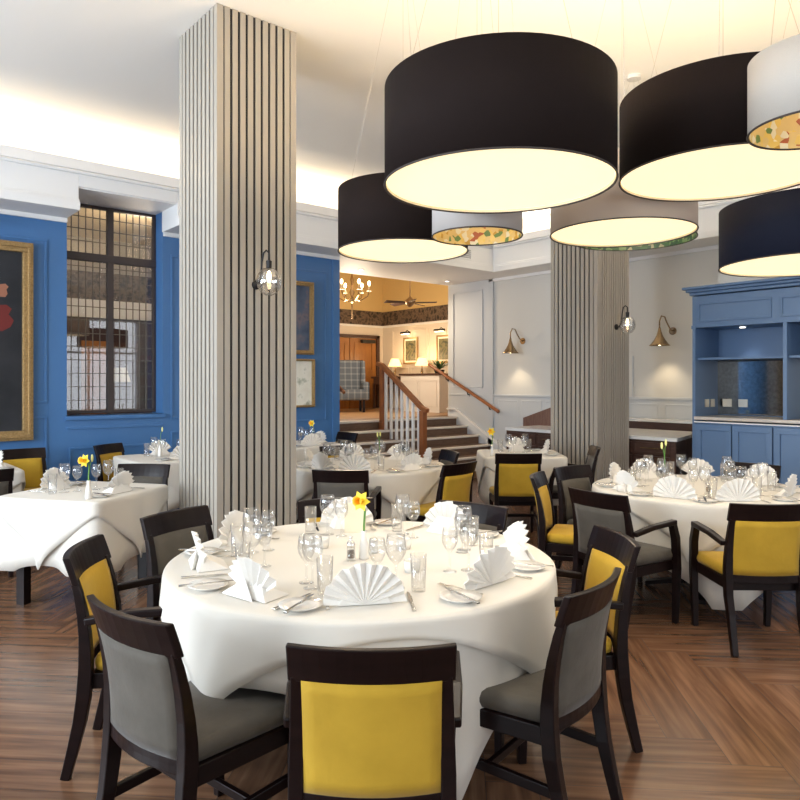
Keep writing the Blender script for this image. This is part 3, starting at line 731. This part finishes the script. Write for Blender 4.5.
drum(498.5,2.93,.477,2.372,.405,shade_blk,'largest black drum pendant, hanging nearest over the front table')
drum(403,4.38,.405,2.365,.38,shade_blk,'black drum pendant at far left, over the steps end')
drum(723,3.36,.475,2.54,.375,shade_blk,'black drum pendant right of the largest, partly behind the pale one')
drum(622,4.34,.435,2.47,.40,shade_beige,'taupe drum pendant with a lit white base in front of the back column')
drum(634,6.2,.52,2.81,.40,shade_beige,'taupe pendant with green leafy lining, half hidden behind the lit taupe drum', floral_g)
drum(477,3.8,.244,2.34,.30,shade_grey,'small grey drum pendant with gold floral lining below the largest drum', floral)
drum(817,2.60,.232,2.49,.27,mat('pale linen shade',(.50,.46,.41),.8,bump=.3,bscale=300),'pale drum pendant with gold floral lining at the upper right edge', floral)
drum(806,4.40,.50,2.285,.37,shade_navy,'navy drum pendant hanging low in front of the blue dresser')

# ---------------------------------------------------------------- chairs
PROF = [(-.290,0),(-.262,.11),(-.236,.22),(-.219,.32),(-.211,.42),(-.211,.50),(-.216,.58),(-.228,.66),(-.246,.74),(-.268,.81),(-.288,.865)]
def py_(z):
    for (a,za),(b_,zb) in zip(PROF,PROF[1:]):
        if z <= zb: 
            t = (z-za)/(zb-za); return a+(b_-a)*t
    return PROF[-1][0]
def bow(x): return -.038*(1-(x/.22)**2)
def curved(mb, xa, za, xb, zb, th, off=0, nx=10, nz=6, puff=0, xa1=None, xb1=None):
    xa1 = xa if xa1 is None else xa1; xb1 = xb if xb1 is None else xb1
    F, B = [], []
    for j in range(nz+1):
        v = j/nz; z = za+(zb-za)*v; l = xa+(xa1-xa)*v; r = xb+(xb1-xb)*v
        for i in range(nx+1):
            u = i/nx; x = l+(r-l)*u; e = min(1,4*min(u,1-u)*2.2)*min(1,4*min(v,1-v)*2.2)
            y = py_(z)+bow(x)+off
            F.append((x,y+th/2+puff*e,z)); B.append((x,y-th/2-puff*.5*e,z))
    n = len(F); fs = []
    g = lambda i,j: j*(nx+1)+i
    for j in range(nz):
        for i in range(nx):
            fs.append((g(i,j),g(i,j+1),g(i+1,j+1),g(i+1,j))); fs.append((n+g(i,j),n+g(i+1,j),n+g(i+1,j+1),n+g(i,j+1)))
    for j in range(nz):
        fs.append((g(0,j),n+g(0,j),n+g(0,j+1),g(0,j+1))); fs.append((g(nx,j),g(nx,j+1),n+g(nx,j+1),n+g(nx,j)))
    for i in range(nx):
        fs.append((g(i,0),g(i+1,0),n+g(i+1,0),n+g(i,0))); fs.append((g(i,nz),n+g(i,nz),n+g(i+1,nz),g(i+1,nz)))
    mb.add(F+B, fs); return mb
def make_chair(fab, arms):
    t = thing('armchair' if arms else 'dining_chair','','armchair' if arms else 'chair')
    for sx in (-1,1):
        path = [(sx*(.200 if z<.3 else .206-.010*max(0,(z-.5)/.3)), y+(bow(.205)), z) for y,z in [(py_(z),z) for z in (0,.11,.22,.32,.42,.49,.56,.64,.72,.765,.775)]]
        MB().bar(path,[.034,.036,.038,.04,.042,.042,.041,.040,.038,.036,.036],[.036,.042,.048,.052,.052,.048,.042,.036,.030,.026,.025]).build('rear_leg', wood_dark, t, bevel=.004)
    curved(MB(),-.224,.757,.224,.865,.027,nz=3).build('top_rail', wood_dark, t, bevel=.005)
    curved(MB(),-.19,.400,.19,.448,.028,nz=2).build('lower_rail', wood_dark, t, bevel=.004)
    curved(MB(),-.186,.446,.186,.764,.030,puff=.010,nz=8).build('backrest_pad', fab, t, smooth=True)
    s = MB(); 
    def rr(w0,w1,y0,y1,z): return [(-w0,y0,z),(w0,y0,z),(w1,y1,z),(-w1,y1,z)]
    s.hexa(rr(.195,.232,-.195,.235,.405)+rr(.195,.232,-.195,.235,.475)).build('seat', fab, t, bevel=.028, smooth=True)
    MB().hexa(rr(.20,.225,-.20,.225,.345)+rr(.20,.225,-.20,.225,.408)).build('seat_frame', wood_dark, t, bevel=.004)
    for sx in (-1,1):
        if arms:
            MB().bar([(sx*.225,.215,0),(sx*.235,.215,.35),(sx*.243,.19,.55),(sx*.245,.15,.655)],[.034,.044,.044,.040],[.034,.046,.046,.042]).build('front_leg', wood_dark, t, bevel=.004)
            MB().bar([(sx*.225,-.215,.620),(sx*.238,-.05,.648),(sx*.247,.172,.658)],[.036,.044,.046],[.030,.030,.032]).build('arm', wood_dark, t, bevel=.006)
        else:
            MB().bar([(sx*.205,.205,0),(sx*.210,.205,.35),(sx*.210,.205,.40)],[.030,.040,.040],[.030,.040,.040]).build('front_leg', wood_dark, t, bevel=.004)
            MB().bar([(sx*.203,-.235,.205),(sx*.207,.20,.215)],.020,.036).build('stretcher', wood_dark, t, bevel=.003)
    if not arms: MB().bar([(-.2,.02,.21),(.2,.02,.21)],.03,.02,up=(0,0,1)).build('stretcher', wood_dark, t, bevel=.003)
    return t
def chair(kind, d, lat, face, label, group):
    fab = yel if kind[0] == 'y' else gry
    fl = math.hypot(*face); f = (face[0]/fl, face[1]/fl)      # (lat, depth)
    bx, by = W(d + .31*f[1], lat + .31*f[0])
    return instance('chair_'+kind, lambda: make_chair(fab, kind[1]=='a'), (bx,by,0), ang(*f), label, group)
T1 = (3.157,-.172); T2 = (6.7,-.30); T3 = (5.22,2.23)
G1,G2,G3 = 'chairs around the front round table','chairs around the middle round table','chairs around the right round table'
def at(T,dl): return (T[1]-dl[1], T[0]-dl[0])
def ch(kind,d,lat,T,label,group,face=None): return chair(kind,d,lat,face or at(T,(d,lat)),label,group)
ch('ya',1.81,-.075,T1,'mustard-backed armchair nearest the camera, seen square from behind',G1,(0,1))
ch('gs',2.10,-.84,T1,'grey chair with curved dark back at the front left corner',G1,(.62,.78))
ch('gs',2.40,.69,T1,'grey chair with curved back at the front right of the near table',G1,(-.79,.61))
ch('ya',3.14,.99,T1,'mustard armchair at the right side of the front table',G1,(-.99,-.12))
ch('gs',3.95,.42,T1,'dark chair behind the front table, right of the daffodil',G1)
ch('ya',4.12,-.38,T1,'mustard armchair behind the front table, behind the daffodil',G1)
ch('gs',3.72,-1.21,T1,'grey chair between the front table and the tall column',G1,(.87,-.5))
ch('ya',2.93,-1.345,T1,'mustard armchair at the left side of the front table',G1,(.99,.12))
ch('ga',5.44,-.47,T2,'grey armchair with its back to us at the middle round table',G2,(.1,1))
ch('ys',5.92,.53,T2,'mustard chair at the right front of the middle round table',G2)
ch('gs',6.95,.52,T2,'grey chair at the far right of the middle round table, before the steps',G2)
ch('gs',6.5,-1.22,T2,'grey chair at the left of the middle round table, half behind the column',G2)
ch('ys',7.55,-.66,T2,'mustard chair on the far side of the middle round table',G2)
ch('ga',4.38,1.215,T3,'grey armchair left of the right round table, seen from behind',G3,(.80,.58))
ch('ya',3.93,2.09,T3,'mustard armchair at the near side of the right round table',G3,(0.03,1))
ch('gs',5.70,1.38,T3,'taupe-grey chair at the back left of the right round table',G3,(.62,-.78))
ch('ys',5.2,1.0,T3,'mustard chair seen side-on, left of the right round table',G3,(.93,-.36))
ch('gs',5.9,2.98,T3,'chair behind the right round table before the blue dresser doors',G3)
G4 = 'chairs at the small tables'
ch('ys',6.70,1.14,T3,'mustard chair with its back to us at the small table before the grey wainscot',G4,(.02,1))
ch('ga',7.38,2.08,T3,'grey armchair between the small back table and the back column',G4,(-.99,.1))
ch('gs',5.86,-2.13,T3,'dark grey chair behind the square table at left',G4,(-.1,-1))
def chw(kind,x,y,fx,fy,label):   # world placement of the back
    fl = math.hypot(fx,fy); fab = yel if kind[0]=='y' else gry
    return instance('chair_'+kind, lambda: make_chair(fab, kind[1]=='a'), (x+.31*fx/fl,y+.31*fy/fl,0), math.atan2(-fx,fy), label, G4)
chw('ys',2.52,7.98,.55,-.83,'mustard chair against the blue wall under the leaded window')
chw('ys',1.68,8.0,0.05,-1,'mustard chair below the large gilt portrait at the left edge')
chw('gs',1.04,6.22,0,1,'dark chair only just visible at the left edge behind the square table')
chw('ga',5.64,7.72,-1,0,'dark chair between the blue wall table and the steps')

# ---------------------------------------------------------------- tables and cloths
def sq(half, rot):
    def f(a):
        a -= rot; return half/max(abs(math.cos(a)),abs(math.sin(a)))
    return f
def rsq(half, rot, p=14):
    def f(a):
        a -= rot; return half/((abs(math.cos(a))**p+abs(math.sin(a))**p)**(1/p))
    return f
def cloth(rt, rc, z, parent_xy, label, cat='tablecloth', group=None, folds=9, amp=.06, seed=0, maxdrop=.7, off=0, NA=240, zmin=.04):
    rnd = random.Random(seed); ph = [rnd.uniform(0,2*PI) for _ in range(4)]
    vs, fs = [(0,0,z)], []
    rows = []
    R1 = [.5,.9,.985]
    S = [0,.012,.03,.06,.12,.2,.3,.45,.62,.8,1.0]
    def ring(fn):
        o = len(vs)
        for k in range(NA): vs.append(fn(2*PI*k/NA))
        rows.append(o)
    for q in R1:
        ring(lambda a,q=q: (rt(a)*q*math.cos(a), rt(a)*q*math.sin(a), z + (0 if q<.95 else 0)))
    for s in S:
        def fn(a, s=s):
            r0 = rt(a); drop = max(.035,min(rc(a)-r0,maxdrop)); L = drop*s
            w = (math.sin(folds*a+ph[0])*.55+math.sin((folds*2-1)*a+ph[1])*.25+math.sin((folds//2+1)*a+ph[2])*.35)
            w = .45*w+.75*(2*abs(math.sin(folds*.5*a+ph[3]))-1)
            g = min(L/.30,1.3)
            rr = r0+.006+off+ .012*min(L/.02,1) + g*(amp*.6 + amp*w*.6)
            rr = max(rr, r0+.006+off)
            dz = L-.010*min(L/.02,1)
            tw = .02*g*math.sin(folds*a+ph[3])/max(r0,.3)
            return (rr*math.cos(a+tw), rr*math.sin(a+tw), max(z-dz*(1-.03*g), zmin))
        ring(fn)
    for k in range(NA): fs.append((0, rows[0]+k, rows[0]+(k+1)%NA))
    for a_,b_ in zip(rows,rows[1:]):
        for k in range(NA): fs.append((a_+k, b_+k, b_+(k+1)%NA, a_+(k+1)%NA))
    m = MB(); m.v = vs; m.f = fs
    o = m.build('tablecloth', linen, smooth=True, solid=.002, loc=(parent_xy[0],parent_xy[1],0))
    return tag(o,label,cat,group)
ZT = .760
def round_table(T,R,name_lb):
    x,y = W(*T); t = thing('round_table','round dining table under white cloths, '+name_lb,'table',(x,y,0),0)
    MB().lathe([(R-.03,.715),(R-.004,.72),(R-.004,.745),(R-.03,.750)],64).build('tabletop', wood_dark, t)
    MB().lathe([(.05,.05),(.05,.715)],20).build('pedestal', wood_dark, t)
    for k in range(4):
        a = k*PI/2+.5; MB().bar([(0,0,.08),(.28*math.cos(a),.28*math.sin(a),.04),(.38*math.cos(a),.38*math.sin(a),.02)],.03,.06,up=(0,0,1)).build('foot', wood_dark, t)
    return (x,y)
def square_table(x,y,half,rot,name_lb):
    t = thing('square_table','square dining table under a white cloth, '+name_lb,'table',(x,y,0),rot)
    MB().box((-half+.01,-half+.01,.715),(half-.01,half-.01,.75)).build('tabletop', wood_dark, t, bevel=.003)
    for sx in (-1,1):
        for sy in (-1,1): MB().box((sx*(half-.1)-.032,sy*(half-.1)-.032,0),(sx*(half-.1)+.032,sy*(half-.1)+.032,.715)).build('leg', wood_dark, t)
def rtf(R): return lambda a: R
# view angle (0 = towards the camera, positive to the right) -> world angle
def va(deg):
    a = math.radians(deg); l, d = math.sin(a), -math.cos(a)
    return math.atan2(l*RV[1]+d*FV[1], l*RV[0]+d*FV[0])
R1_,R2_,R3_ = .82,.70,.735
p1 = round_table(T1,R1_,'nearest the camera'); p2 = round_table(T2,R2_,'in the middle before the steps'); p3 = round_table(T3,R3_,'at the right before the blue dresser')
cloth(rtf(R1_-.002),sq(1.08,va(24)+PI/4),.754,p1,'long white under-cloth on the front round table',seed=3,folds=8,amp=.015)
cloth(rtf(R1_),sq(.895,va(10)),ZT,p1,'cream-white top cloth with short hem on the front round table',seed=5,folds=12,amp=.042,off=.014)
cloth(rtf(R2_-.002),sq(1.15,va(40)),.754,p2,'long white under-cloth on the middle round table',seed=8,folds=8,amp=.015)
cloth(rtf(R2_),sq(.80,va(75)),ZT,p2,'cream top cloth on the middle round table',seed=9,folds=10,amp=.042,off=.014)
cloth(rtf(R3_-.002),sq(1.15,va(-10)+PI/4),.754,p3,'long white under-cloth on the right round table',seed=12,folds=9,amp=.008)
cloth(rtf(R3_),sq(.83,va(20)),ZT,p3,'white top cloth with short hem on the right round table',seed=13,folds=12,amp=.022,off=.014)
SQ = []
def sqt(x,y,half,rot,lb,seed,ext=.32,):
    square_table(x,y,half-.012,rot,lb)
    cloth(rsq(half-.002,rot),sq(half+.46,rot),.754,(x,y),'long white under-cloth of the square table '+lb,seed=seed+50,folds=7,amp=.012,maxdrop=.52)
    cloth(rsq(half,rot),rsq(.665*half/.41,rot+PI/4,30),ZT,(x,y),'diamond-laid white top cloth over the square table '+lb,seed=seed,folds=7,amp=.018,off=.012)
    return (x,y)
rot6 = ang(.26,.965); p6 = W(5.10,-2.28)
sqt(*p6,.40,rot6,'left of the tall column',21,ext=.36)
sqt(2.95,7.22,.45,0,'under the leaded window',22,ext=.42)
sqt(1.05,7.35,.42,0,'at the left edge below the portrait',23,ext=.34)
sqt(4.75,7.62,.46,0,'by the blue wall pictures',24,ext=.3)
p8 = W(7.75,1.33); sqt(*p8,.42,ang(.02,1),'before the grey wainscot, right of the steps',25)

# ---------------------------------------------------------------- tableware
def mk_napkin():
    t = thing('folded_napkin','','napkin')
    N = 22; R_ = .152; vs = []; radii = (.012,.05,.1,1)
    for i in range(N+1):
        a = math.radians(2+176*i/N); zig = 1 if i%2 else -1
        for q in (.06,.4,.75,1.0):
            r = R_*q*(1-.035*(1 if i%4<2 else 0)*q)
            dep = zig*.0105*q
            vs.append((-r*math.cos(a), dep-.020*q*math.sin(a)+.012*q*math.cos(a)**2, .002+r*math.sin(a)*1.02))
    fs = [(i*4+k,(i+1)*4+k,(i+1)*4+k+1,i*4+k+1) for i in range(N) for k in range(3)]
    m = MB(); m.v = vs; m.f = fs; m.build('fan', napkin_m, t, solid=.003)
    b = MB(); b.add([(-.10,.0,.001),(.10,.0,.001),(.07,.09,.001),(-.07,.09,.001),(-.05,0,.075),(.05,0,.075)],[(3,2,1,0),(0,1,5,4),(4,5,2,3),(0,4,3),(1,2,5)])
    b.build('stand_fold', napkin_m, t, bevel=.004)
    return t
def mk_bishop():     # narrower shell-like fold
    t = thing('folded_napkin','','napkin')
    N = 16; R_ = .165; vs = []
    for i in range(N+1):
        a = math.radians(28+124*i/N); zig = 1 if i%2 else -1
        for q in (.08,.4,.75,1.0):
            r = R_*q*(1-(.05*q if i%2 else 0))*(1-.10*abs(i/N-.5)); vs.append((-r*math.cos(a)*.95, zig*.011*q-.035*q*math.sin(a)+.02*q*math.cos(a)**2, .002+r*math.sin(a)-.012))
    m = MB(); m.v = vs; m.f = [(i*4+k,(i+1)*4+k,(i+1)*4+k+1,i*4+k+1) for i in range(N) for k in range(3)]; m.build('fan', napkin_m, t, solid=.003)
    b = MB(); b.add([(-.12,-.03,.001),(.10,-.035,.001),(.09,.10,.001),(-.08,.10,.001),(-.06,-.008,.060),(.05,-.01,.060)],[(3,2,1,0),(0,1,5,4),(4,5,2,3),(0,4,3),(1,2,5)])
    b.build('stand_fold', napkin_m, t, bevel=.004)
    f = MB().add([(-.13,-.05,.002),(.06,-.055,.002),(-.02,-.025,.07),(-.02,-.01,.002)],[(0,1,2),(1,3,2),(3,0,2),(0,3,1)]); f.build('front_fold', napkin_m, t, bevel=.003)
    return t
def mk_wine(hgt=.205, r=.040):
    s = hgt/.205; k = r/.040
    o = MB().lathe([(.0001,.001),(.034*k,.001),(.034*k,.003),(.006,.010),(.0042,.03),(.0042,.085*s),(.008,.094*s),(.026*k,.110*s),(.038*k,.135*s),(.0405*k,.155*s),(.038*k,.18*s),(.0335*k,.205*s),
        (.0325*k,.205*s),(.0370*k,.18*s),(.0393*k,.155*s),(.0368*k,.136*s),(.025*k,.113*s),(.0001,.099*s)],20).build('wine_glass', glass, smooth=True)
    o['category'] = 'glass'; return o
def mk_tumbler(hgt=.14):
    o = MB().lathe([(.0001,.0),(.026,.0),(.027,.004),(.0315,hgt),(.0302,hgt),(.026,.014),(.0001,.012)],20).build('tumbler', glass, smooth=True)
    o['category'] = 'glass'; return o
def mk_plate():
    o = MB().lathe([(.0001,.002),(.045,.002),(.05,.0),(.05,.004),(.077,.014),(.078,.016),(.052,.009),(.046,.007),(.0001,.007)],28).build('side_plate', china, smooth=True)
    o['category'] = 'plate'; return o
def mk_knife():
    t = MB(); t.bar([(0,-.11,.004),(0,-.02,.005)],[.014,.011],[.006,.006]); t.add([(-.006,-.02,.004),(.007,-.02,.004),(.009,.04,.004),(.006,.09,.004),(0,.11,.004),(-.006,.09,.004),(-.006,-.02,.006),(.007,-.02,.006),(.009,.04,.006),(.006,.09,.006),(0,.11,.006),(-.006,.09,.006)],[(5,4,3,2,1,0),(6,7,8,9,10,11)]+[(i,(i+1)%6,(i+1)%6+6,i+6) for i in range(6)])
    o = t.build('table_knife', steel, bevel=.001); o['category'] = 'knife'; return o
def mk_fork():
    t = MB(); t.bar([(0,-.10,.003),(0,-.03,.004),(0,.03,.009),(0,.045,.007)],[.015,.007,.007,.018],[.003]*4)
    for x in (-.0085,-.003,.003,.0085): t.bar([(x,.045,.007),(x,.07,.004),(x,.10,.008)],[.0035,.0032,.002],[.0025]*3)
    o = t.build('table_fork', steel); o['category'] = 'fork'; return o
def mk_vase():
    o = MB().lathe([(.0001,.0),(.022,.0),(.0235,.01),(.020,.06),(.011,.095),(.0125,.125),(.0105,.125),(.0095,.095),(.0001,.09)],20).build('bud_vase', china, smooth=True)
    o['category'] = 'vase'; return o
def mk_gvase():
    o = MB().lathe([(.0001,.0),(.022,.0),(.025,.03),(.014,.08),(.012,.14),(.014,.16),(.0125,.16),(.010,.14),(.012,.08),(.022,.03),(.0001,.01)],20).build('bud_vase', glass, smooth=True)
    o['category'] = 'vase'; return o
def mk_mill():
    t = thing('pepper_mill','','pepper mill')
    MB().lathe([(.0001,.0),(.019,.0),(.020,.01),(.018,.062),(.0165,.062),(.0165,.012),(.0001,.01)],18).build('body', glass, t, smooth=True)
    MB().lathe([(.0155,.013),(.0155,.045)],16).build('peppercorns', pepper, t)
    MB().lathe([(.019,.062),(.020,.07),(.014,.085),(.006,.09),(.006,.1),(.009,.105),(.0001,.112)],18).build('cap', steel, t, smooth=True)
    return t
def mk_shaker():
    t = thing('salt_shaker','','salt shaker')
    MB().lathe([(.0001,0),(.022,0),(.022,.055),(.0001,.056)],4).build('body', china, t, bevel=.003)
    MB().lathe([(.018,.056),(.016,.066),(.0001,.068)],16).build('cap', steel, t, smooth=True)
    return t
def mk_daff():
    t = thing('daffodil','','flower')
    MB().tube([(0,0,-.06),(0,0,.03),(.004,.0,.09),(.0,-.005,.125),(-.008,-.02,.14)],.005,7).build('stem', stemg, t, smooth=True)
    p = MB(); c = Vector((-.012,-.030,.142)); ax = Vector((-.45,-.85,.15)).normalized(); u = ax.cross(Vector((0,0,1))).normalized(); v = ax.cross(u)
    for k in range(6):
        a = k*PI/3; rd = u*math.cos(a)+v*math.sin(a); tg = ax.cross(rd)
        p.add([c, c+rd*.024+tg*.016+ax*.002, c+rd*.048+ax*.0, c+rd*.024-tg*.016+ax*.002],[(0,1,2,3)])
    p.build('petals', petal, t, solid=.0012)
    q = MB(); n = 14; vs = []
    for h_,r_ in ((0,.011),(.016,.013),(.030,.016),(.036,.022)):
        for k in range(n):
            a = 2*PI*k/n; vs.append(c+ax*h_+(u*math.cos(a)+v*math.sin(a))*r_*(1+(.12 if h_>.02 and k%2 else 0)))
    q.add(vs,[(j*n+k,j*n+(k+1)%n,(j+1)*n+(k+1)%n,(j+1)*n+k) for j in range(3) for k in range(n)]); q.build('trumpet', petal_c, t, solid=.001, smooth=True)
    return t
def mk_bud():
    t = thing('daffodil_bud','','flower')
    MB().tube([(0,0,-.07),(.002,0,.05),(.01,0,.12),(.02,0,.15)],.0028,6).build('stem', stemg, t, smooth=True)
    MB().ellipsoid((.024,0,.165),(.009,.009,.026),8,8).build('bud', budg, t, smooth=True)
    return t
def put(key, mk, x, y, z, rz, label, group=None):
    return instance(key, mk, (x,y,z), rz, label, group)
ZS = ZT+.0015
def setting(cx, cy, R, a, phrase, grp, glasses=2, seed=0, cut=True, tum=True, bis=False, t_off=0):
    """place setting at world angle a of a table; phrase says where"""
    rnd = random.Random(seed)
    er = (math.cos(a),math.sin(a)); et = (-er[1],er[0])      # et: the diner's right hand (diner looks inwards)
    et = (-er[1]*1.0, er[0]*1.0)
    def P(r,t): return (cx+er[0]*r+et[0]*t, cy+er[1]*r+et[1]*t)
    hd = math.atan2(er[1],er[0])+PI/2      # local +Y points inwards
    x,y = P(R-.13,0)
    (put('napkinB',mk_bishop,x,y,ZS,hd+rnd.uniform(-.25,.25),'white stepped napkin at '+phrase,'napkins '+grp) if bis else
     put('napkin',mk_napkin,x,y,ZS,hd+rnd.uniform(-.15,.15),'white fan-folded napkin at '+phrase,'napkins '+grp))
    if cut:
        x,y = P(R-.12,-.225); put('plate',mk_plate,x,y,ZS,0,'small white side plate at '+phrase,'side plates '+grp)
        put('knife',mk_knife,x,y,ZS+.014,hd-.5+rnd.uniform(-.2,.2),'butter knife on side plate at '+phrase,'butter knives '+grp)
        x,y = P(R-.16,.165); put('knife',mk_knife,x,y,ZS,hd+.03,'table knife on the cloth at '+phrase,'table knives '+grp)
        x,y = P(R-.19,-.13); put('fork',mk_fork,x,y,ZS,hd,'table fork at '+phrase,'table forks '+grp)
    spots = [(R-.33,.13,.205,.040,'wine','tall wine glass at '),(R-.37,.055,.185,.034,'wineS','smaller wine glass at ')]
    for i in range(glasses):
        r,t,h_,rr,key,lb = spots[i]; x,y = P(r+rnd.uniform(-.015,.015),t+rnd.uniform(-.015,.015))
        put(key, (lambda h_=h_,rr=rr: mk_wine(h_,rr)), x,y,ZS,0,lb+phrase,('tall' if i==0 else 'smaller')+' wine glasses '+grp)
    if tum:
        x,y = P(R-.29,.205); put('tumbler',mk_tumbler,x,y,ZS,0,'water tumbler at '+phrase,'tumblers '+grp)
# front table: eight settings
S1 = [(4,'the near table, front place',0),(50,'the near table, front-right place',0),(92,'the near table, right place',1),(143,'the near table, back-right place',0),
      (190,'the near table, back place',0),(246,'the near table, back-left place',0),(284,'the near table, left place',1),(328,'the near table, front-left place',1)]
for i,(dg,ph_,bs) in enumerate(S1): setting(*p1,R1_,va(dg),ph_,'on the front table',seed=i,bis=bool(bs))
def pp(px,py,z=ZT):
    d = (EYE-z)*700/(py-382); return W(d,(px-400)/700*d)
x,y = pp(364,559); put('vase',mk_vase,x,y,ZS,.4,'white bud vase holding the daffodil on the front table'); put('daff',mk_daff,x,y,ZS+.12,TH*-1,'yellow daffodil standing in the white vase on the front table')
x,y = pp(351,561); put('mill',mk_mill,x,y,ZS,0,'clear pepper mill left of the white vase on the front table')
x,y = pp(374,553); put('salt',mk_shaker,x,y,ZS,.3,'square white salt shaker right of the vase on the front table')
def mk_tea():
    t = thing('tealight_holder','','candle holder')
    MB().lathe([(.030,0),(.034,.02),(.036,.048),(.032,.048),(.030,.03),(.0001,.028)],24).build('cup', china, t, smooth=True)
    MB().lathe([(.026,.029),(.026,.040),(.0001,.040)],18).build('candle', mount_m, t)
    return t
for (px,py,lb) in ((322,548,'left behind the pepper mill'),(412,572,'right of the vase'),(404,549,'behind the right-hand glasses')):
    x,y = pp(px,py); put('tea',mk_tea,x,y,ZS,0,'white tealight holder %s on the front table'%lb)
x,y = pp(355,533)
mc = MB().add([(-.055,0,0),(.055,0,0),(.055,.02,.15),(-.055,.02,.15),(-.055,.055,0),(.055,.055,0),(.055,.026,.15),(-.055,.026,.15)],[(0,1,2,3),(4,7,6,5),(3,2,6,7)]).build('menu_card', mat('cream card',(.78,.68,.50),.7), solid=.002, loc=(x,y,ZS))
mc.rotation_euler = (0,0,-TH); tag(mc,'blank cream folded card standing behind the daffodil','card')
# middle table
S2 = [(-10,'the near setting of the middle table'),(45,'the front-right setting of the middle table'),(95,'the right-hand setting of the middle table'),(150,'the far right setting of the middle table'),(200,'the far left setting of the middle table'),(265,'the left-hand setting of the middle table'),(315,'the front-left setting of the middle table')]
for i,(dg,ph_) in enumerate(S2): setting(*p2,R2_,va(dg),ph_,'on the middle table',seed=20+i,bis=i%2==1)
x,y = W(6.75,-.2); put('vase',mk_vase,x,y,ZS,0,'white bud vase on the middle table'); put('bud',mk_bud,x,y,ZS+.12,.5,'yellow bud in the middle table vase, leaning right'); put('bud',mk_bud,x+.006,y,ZS+.12,2.9,'yellow bud in the middle table vase, leaning left')
# right table
S3 = [(0,'the near setting of the right table'),(-38,'the front-left setting of the right table'),(-75,'the left-hand setting of the right table'),(-118,'the far left setting of the right table'),(-160,'the far setting of the right table'),(158,'the far right setting of the right table'),(110,'the right-hand setting of the right table'),(50,'the front-right setting of the right table')]
for i,(dg,ph_) in enumerate(S3): setting(*p3,R3_,va(dg),ph_,'on the right table',seed=40+i,bis=i%3==2)
x,y = W(5.2,1.97); put('gvase',mk_gvase,x,y,ZS,0,'clear glass bud vase on the right table'); put('bud',mk_bud,x,y,ZS+.15,2.0,'green bud leaning left in the right table vase'); put('bud',mk_bud,x,y+.006,ZS+.17,.1,'tall green bud in the right table vase')
x,y = W(4.95,2.18); put('mill',mk_mill,x,y,ZS,0,'pepper mill on the right table'); x,y = W(5.05,1.6); put('tea',mk_tea,x,y,ZS,0,'white tealight holder on the right table')
# square tables
def small_set(cx,cy,half,rot,sides,where,grp,seed):
    for i,(k,nm) in enumerate(sides): setting(cx,cy,half,rot+k*PI/2,'the %s place, table %s'%(nm,where),grp,seed=seed+i,bis=i%2==0,cut=True)
small_set(*p6,.41,rot6,((0,'right'),(2,'left')),'left of the tall column','on the square table left of the column',60)
small_set(2.95,7.22,.45,0,((1,'wall-side'),(3,'near')),'under the leaded window','on the leaded window table',64)
small_set(1.05,7.35,.42,0,((0,'right'),),'below the portrait','on the portrait table',68)
small_set(4.75,7.62,.46,0,((0,'right'),(3,'near')),'by the blue wall pictures','on the table by the pictures',70)
small_set(*p8,.42,ang(.02,1),((1,'far'),(0,'right')),'before the grey wainscot','on the wainscot table',74)
def flower(x,y,rz,lb,key='daff',mk=mk_daff):
    put('vase',mk_vase,x,y,ZS,0,'white bud vase on the table '+lb); put(key,mk,x,y,ZS+.12,rz,('yellow daffodil' if key=='daff' else 'closed pale bud')+' in the vase on the table '+lb)
x,y = W(4.72,-2.10); flower(x,y,-TH,'left of the tall column'); put('bud',mk_bud,x,y,ZS+.11,-TH,'yellow bud leaning right beside the daffodil on the left table')
x,y = on_plane(160,380,Y=7.3)[:2]; flower(x,y,0,'under the leaded window','bud')
x,y = on_plane(313,380,Y=7.55)[:2]; flower(x,y,-TH,'by the blue wall pictures')
x,y = W(7.45,.98); flower(x,y,-TH,'before the grey wainscot')

# ---------------------------------------------------------------- light
def area(name, loc, rot, sx, sy, e, col):
    L = bpy.data.lights.new(name,'AREA'); L.shape = 'RECTANGLE'; L.size = sx; L.size_y = sy; L.energy = e; L.color = col
    o = bpy.data.objects.new(name,L); C.objects.link(o); o.location = loc; o.rotation_euler = rot; return o
DAY = (.80,.90,1.0)
for y in (-1.5,1.9,5.4): area('window_daylight',(-4.3,y,2.05),(0,-PI/2,0),2.7,2.8,{-1.5:40,1.9:270,5.4:430}[y],DAY)
for x in (-1.7,2.2,6.2): area('window_daylight',(x,-4.3,2.05),(PI/2,0,0),2.8,2.7,55,(.95,.97,1))
# cove strips lying on the bulkhead ledge, shining up
WARM = (1,.80,.55)
area('cove_strip',(2.2,YF+.14,ZL+.02),(PI,0,0),12.5,.08,70,WARM)
area('cove_strip',(XF+.14,2,ZL+.02),(PI,0,0),.08,11,110,(1,.86,.68))
L = bpy.data.lights.new('far_room_lamp','POINT'); L.energy = 55; L.color=(1,.80,.58); L.shadow_soft_size=.3
lo = bpy.data.objects.new('far_room_lamp',L); C.objects.link(lo); lo.location = (3.6,9.6,3.3)
w = bpy.data.worlds.new('World'); bpy.context.scene.world = w; w.use_nodes = True
w.node_tree.nodes['Background'].inputs[0].default_value = (.75,.86,1,1); w.node_tree.nodes['Background'].inputs[1].default_value = 1.0

# ---------------------------------------------------------------- camera
cam = bpy.data.cameras.new('camera'); co = bpy.data.objects.new('camera',cam); C.objects.link(co)
co.location = (0,0,EYE); co.rotation_euler = (PI/2,0,-TH); cam.sensor_width = 36; cam.lens = 31.5; cam.shift_y = -.0225; cam.clip_start = .05
sc = bpy.context.scene; sc.camera = co
sc.view_settings.view_transform = 'Standard'; sc.view_settings.look = 'None'; sc.view_settings.gamma = 1; sc.view_settings.exposure = 0.25
